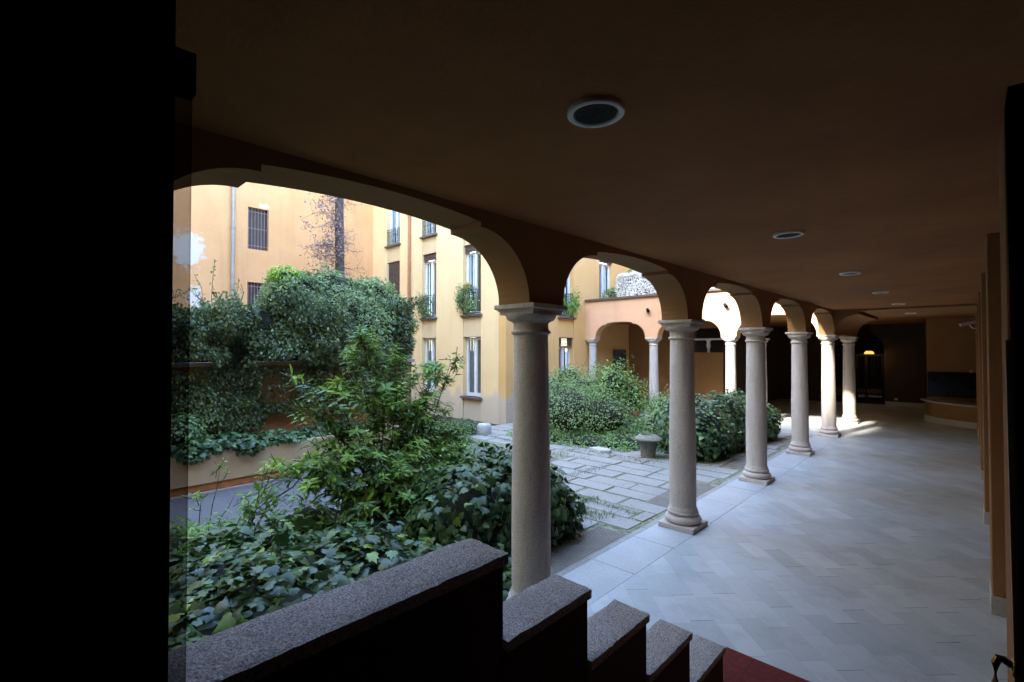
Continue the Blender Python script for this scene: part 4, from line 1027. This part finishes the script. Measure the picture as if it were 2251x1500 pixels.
for i in range(12):
    a = math.pi * (i + .5) / 12; mb.tube([(gc + .25 * math.cos(a), 23.63, gs + .25 * math.sin(a)), (gc + .86 * math.cos(a), 23.63, gs + .86 * math.sin(a))], .010, 5)
    mb.tube([(gc + .55 * math.cos(a) + .05 * math.cos(t), 23.62, gs + .55 * math.sin(a) + .05 * math.sin(t)) for t in np.linspace(0, 2 * math.pi, 9)], .009, 5)
obj('fanlight_grille', mb, M['iron'], gt)
lp = thing('hanging_lamp', (-2.95, 23.3, 2.0), 'glowing amber lantern hanging before the iron gate', 'lamp')
c_ = (-2.84, 23.1)
mb = MB(); mb.lathe([(.16, 1.99), (.155, 2.03), (.13, 2.075), (.09, 2.105)], (*c_, 0), 20); obj('lamp_shade', mb, M['lamp_glow'], lp, smooth=True)
mb = MB(); mb.lathe([(.10, 2.106), (.14, 2.12), (.06, 2.2), (.015, 2.24), (.012, 3.14)], (*c_, 0), 16); mb.lathe([(.165, 1.965), (.165, 1.989)], (*c_, 0), 20); obj('cap', mb, M['iron'], lp, smooth=True)
pl_ = bpy.data.lights.new('lamp_bulb', 'POINT'); pl_.energy = .35; pl_.color = (1, .6, .25); pl_.shadow_soft_size = .05
po = bpy.data.objects.new('lamp_bulb', pl_); COL.objects.link(po); po.location = (c_[0], c_[1], 1.9)

ds = thing('reception_counter', (.75, 19.9, 0), 'low curved plaster counter with pale top and skirting at the end of the passage', 'counter')
cc = (.75, 19.9, 0); A0, A1 = math.pi * 1.02, math.pi * 1.5
def ring(mb, r0, r1, z0, z1, n=28):
    vs = []; fs = []
    for i in range(n + 1):
        a = A0 + (A1 - A0) * i / n
        for r_, z_ in ((r0, z0), (r1, z0), (r1, z1), (r0, z1)): vs.append((cc[0] + r_ * math.cos(a), cc[1] + r_ * math.sin(a), z_))
    for i in range(n):
        for k_ in range(4): a = i * 4 + k_; b = i * 4 + (k_ + 1) % 4; fs.append((a, b, b + 4, a + 4))
    fs += [(0, 1, 2, 3), (n * 4 + 3, n * 4 + 2, n * 4 + 1, n * 4)]; mb.add(vs, fs)
mb = MB(); ring(mb, 1.60, 1.80, .17, .60); obj('front', mb, M['arcade_plaster'], ds, smooth=True)
mb = MB(); ring(mb, 1.60, 1.82, 0, .169); obj('skirting', mb, M['skirting'], ds, smooth=True)
mb = MB(); ring(mb, 1.2, 1.90, .601, .64); obj('top', mb, M['skirting'], ds, smooth=True)
mb = MB(); mb.box(-.98, 1.45, 20.06, 20.099, .70, 1.47); o = obj('dark_window', mb, M['black_glass']); tag(o, 'wide black reflecting window above the curved counter', 'window')
scm = thing('security_camera', (.05, 14.0, 2.71), 'pale security camera on a bracket at the right side wall, pointing left', 'security camera')
q0 = Vector((-.03, 14.05, 2.72))
mb = MB(); mb.box(-.13, .13, -.035, .035, -.03, .03); mb.box(-.15, .13, -.042, .042, .031, .037)
o = obj('housing', mb, M['white_plastic'], None, bevel=.006); o.parent = scm; o.location = q0 - scm.location; o.rotation_euler = (0, R(-14), R(25))
mb = MB(); mb.tube([(.0, 14.05, 2.69), (.05, 14.07, 2.62), (.109, 14.1, 2.62)], .012, 8); obj('bracket', mb, M['white_plastic'], scm)
mb = MB(); mb.box(-.02, .05, 20.0, 20.058, 1.475, 1.53); tag(obj('wall_box', mb, M['white_plastic'], bevel=.004), 'tiny white box above the right end of the black window', 'box')
mb = MB(); mb.box(-2.12, -2.02, 23.47, 23.499, .22, .30); tag(obj('wall_socket', mb, M['white_plastic'], bevel=.004), 'small pale socket low on the dark wall right of the gate', 'socket')
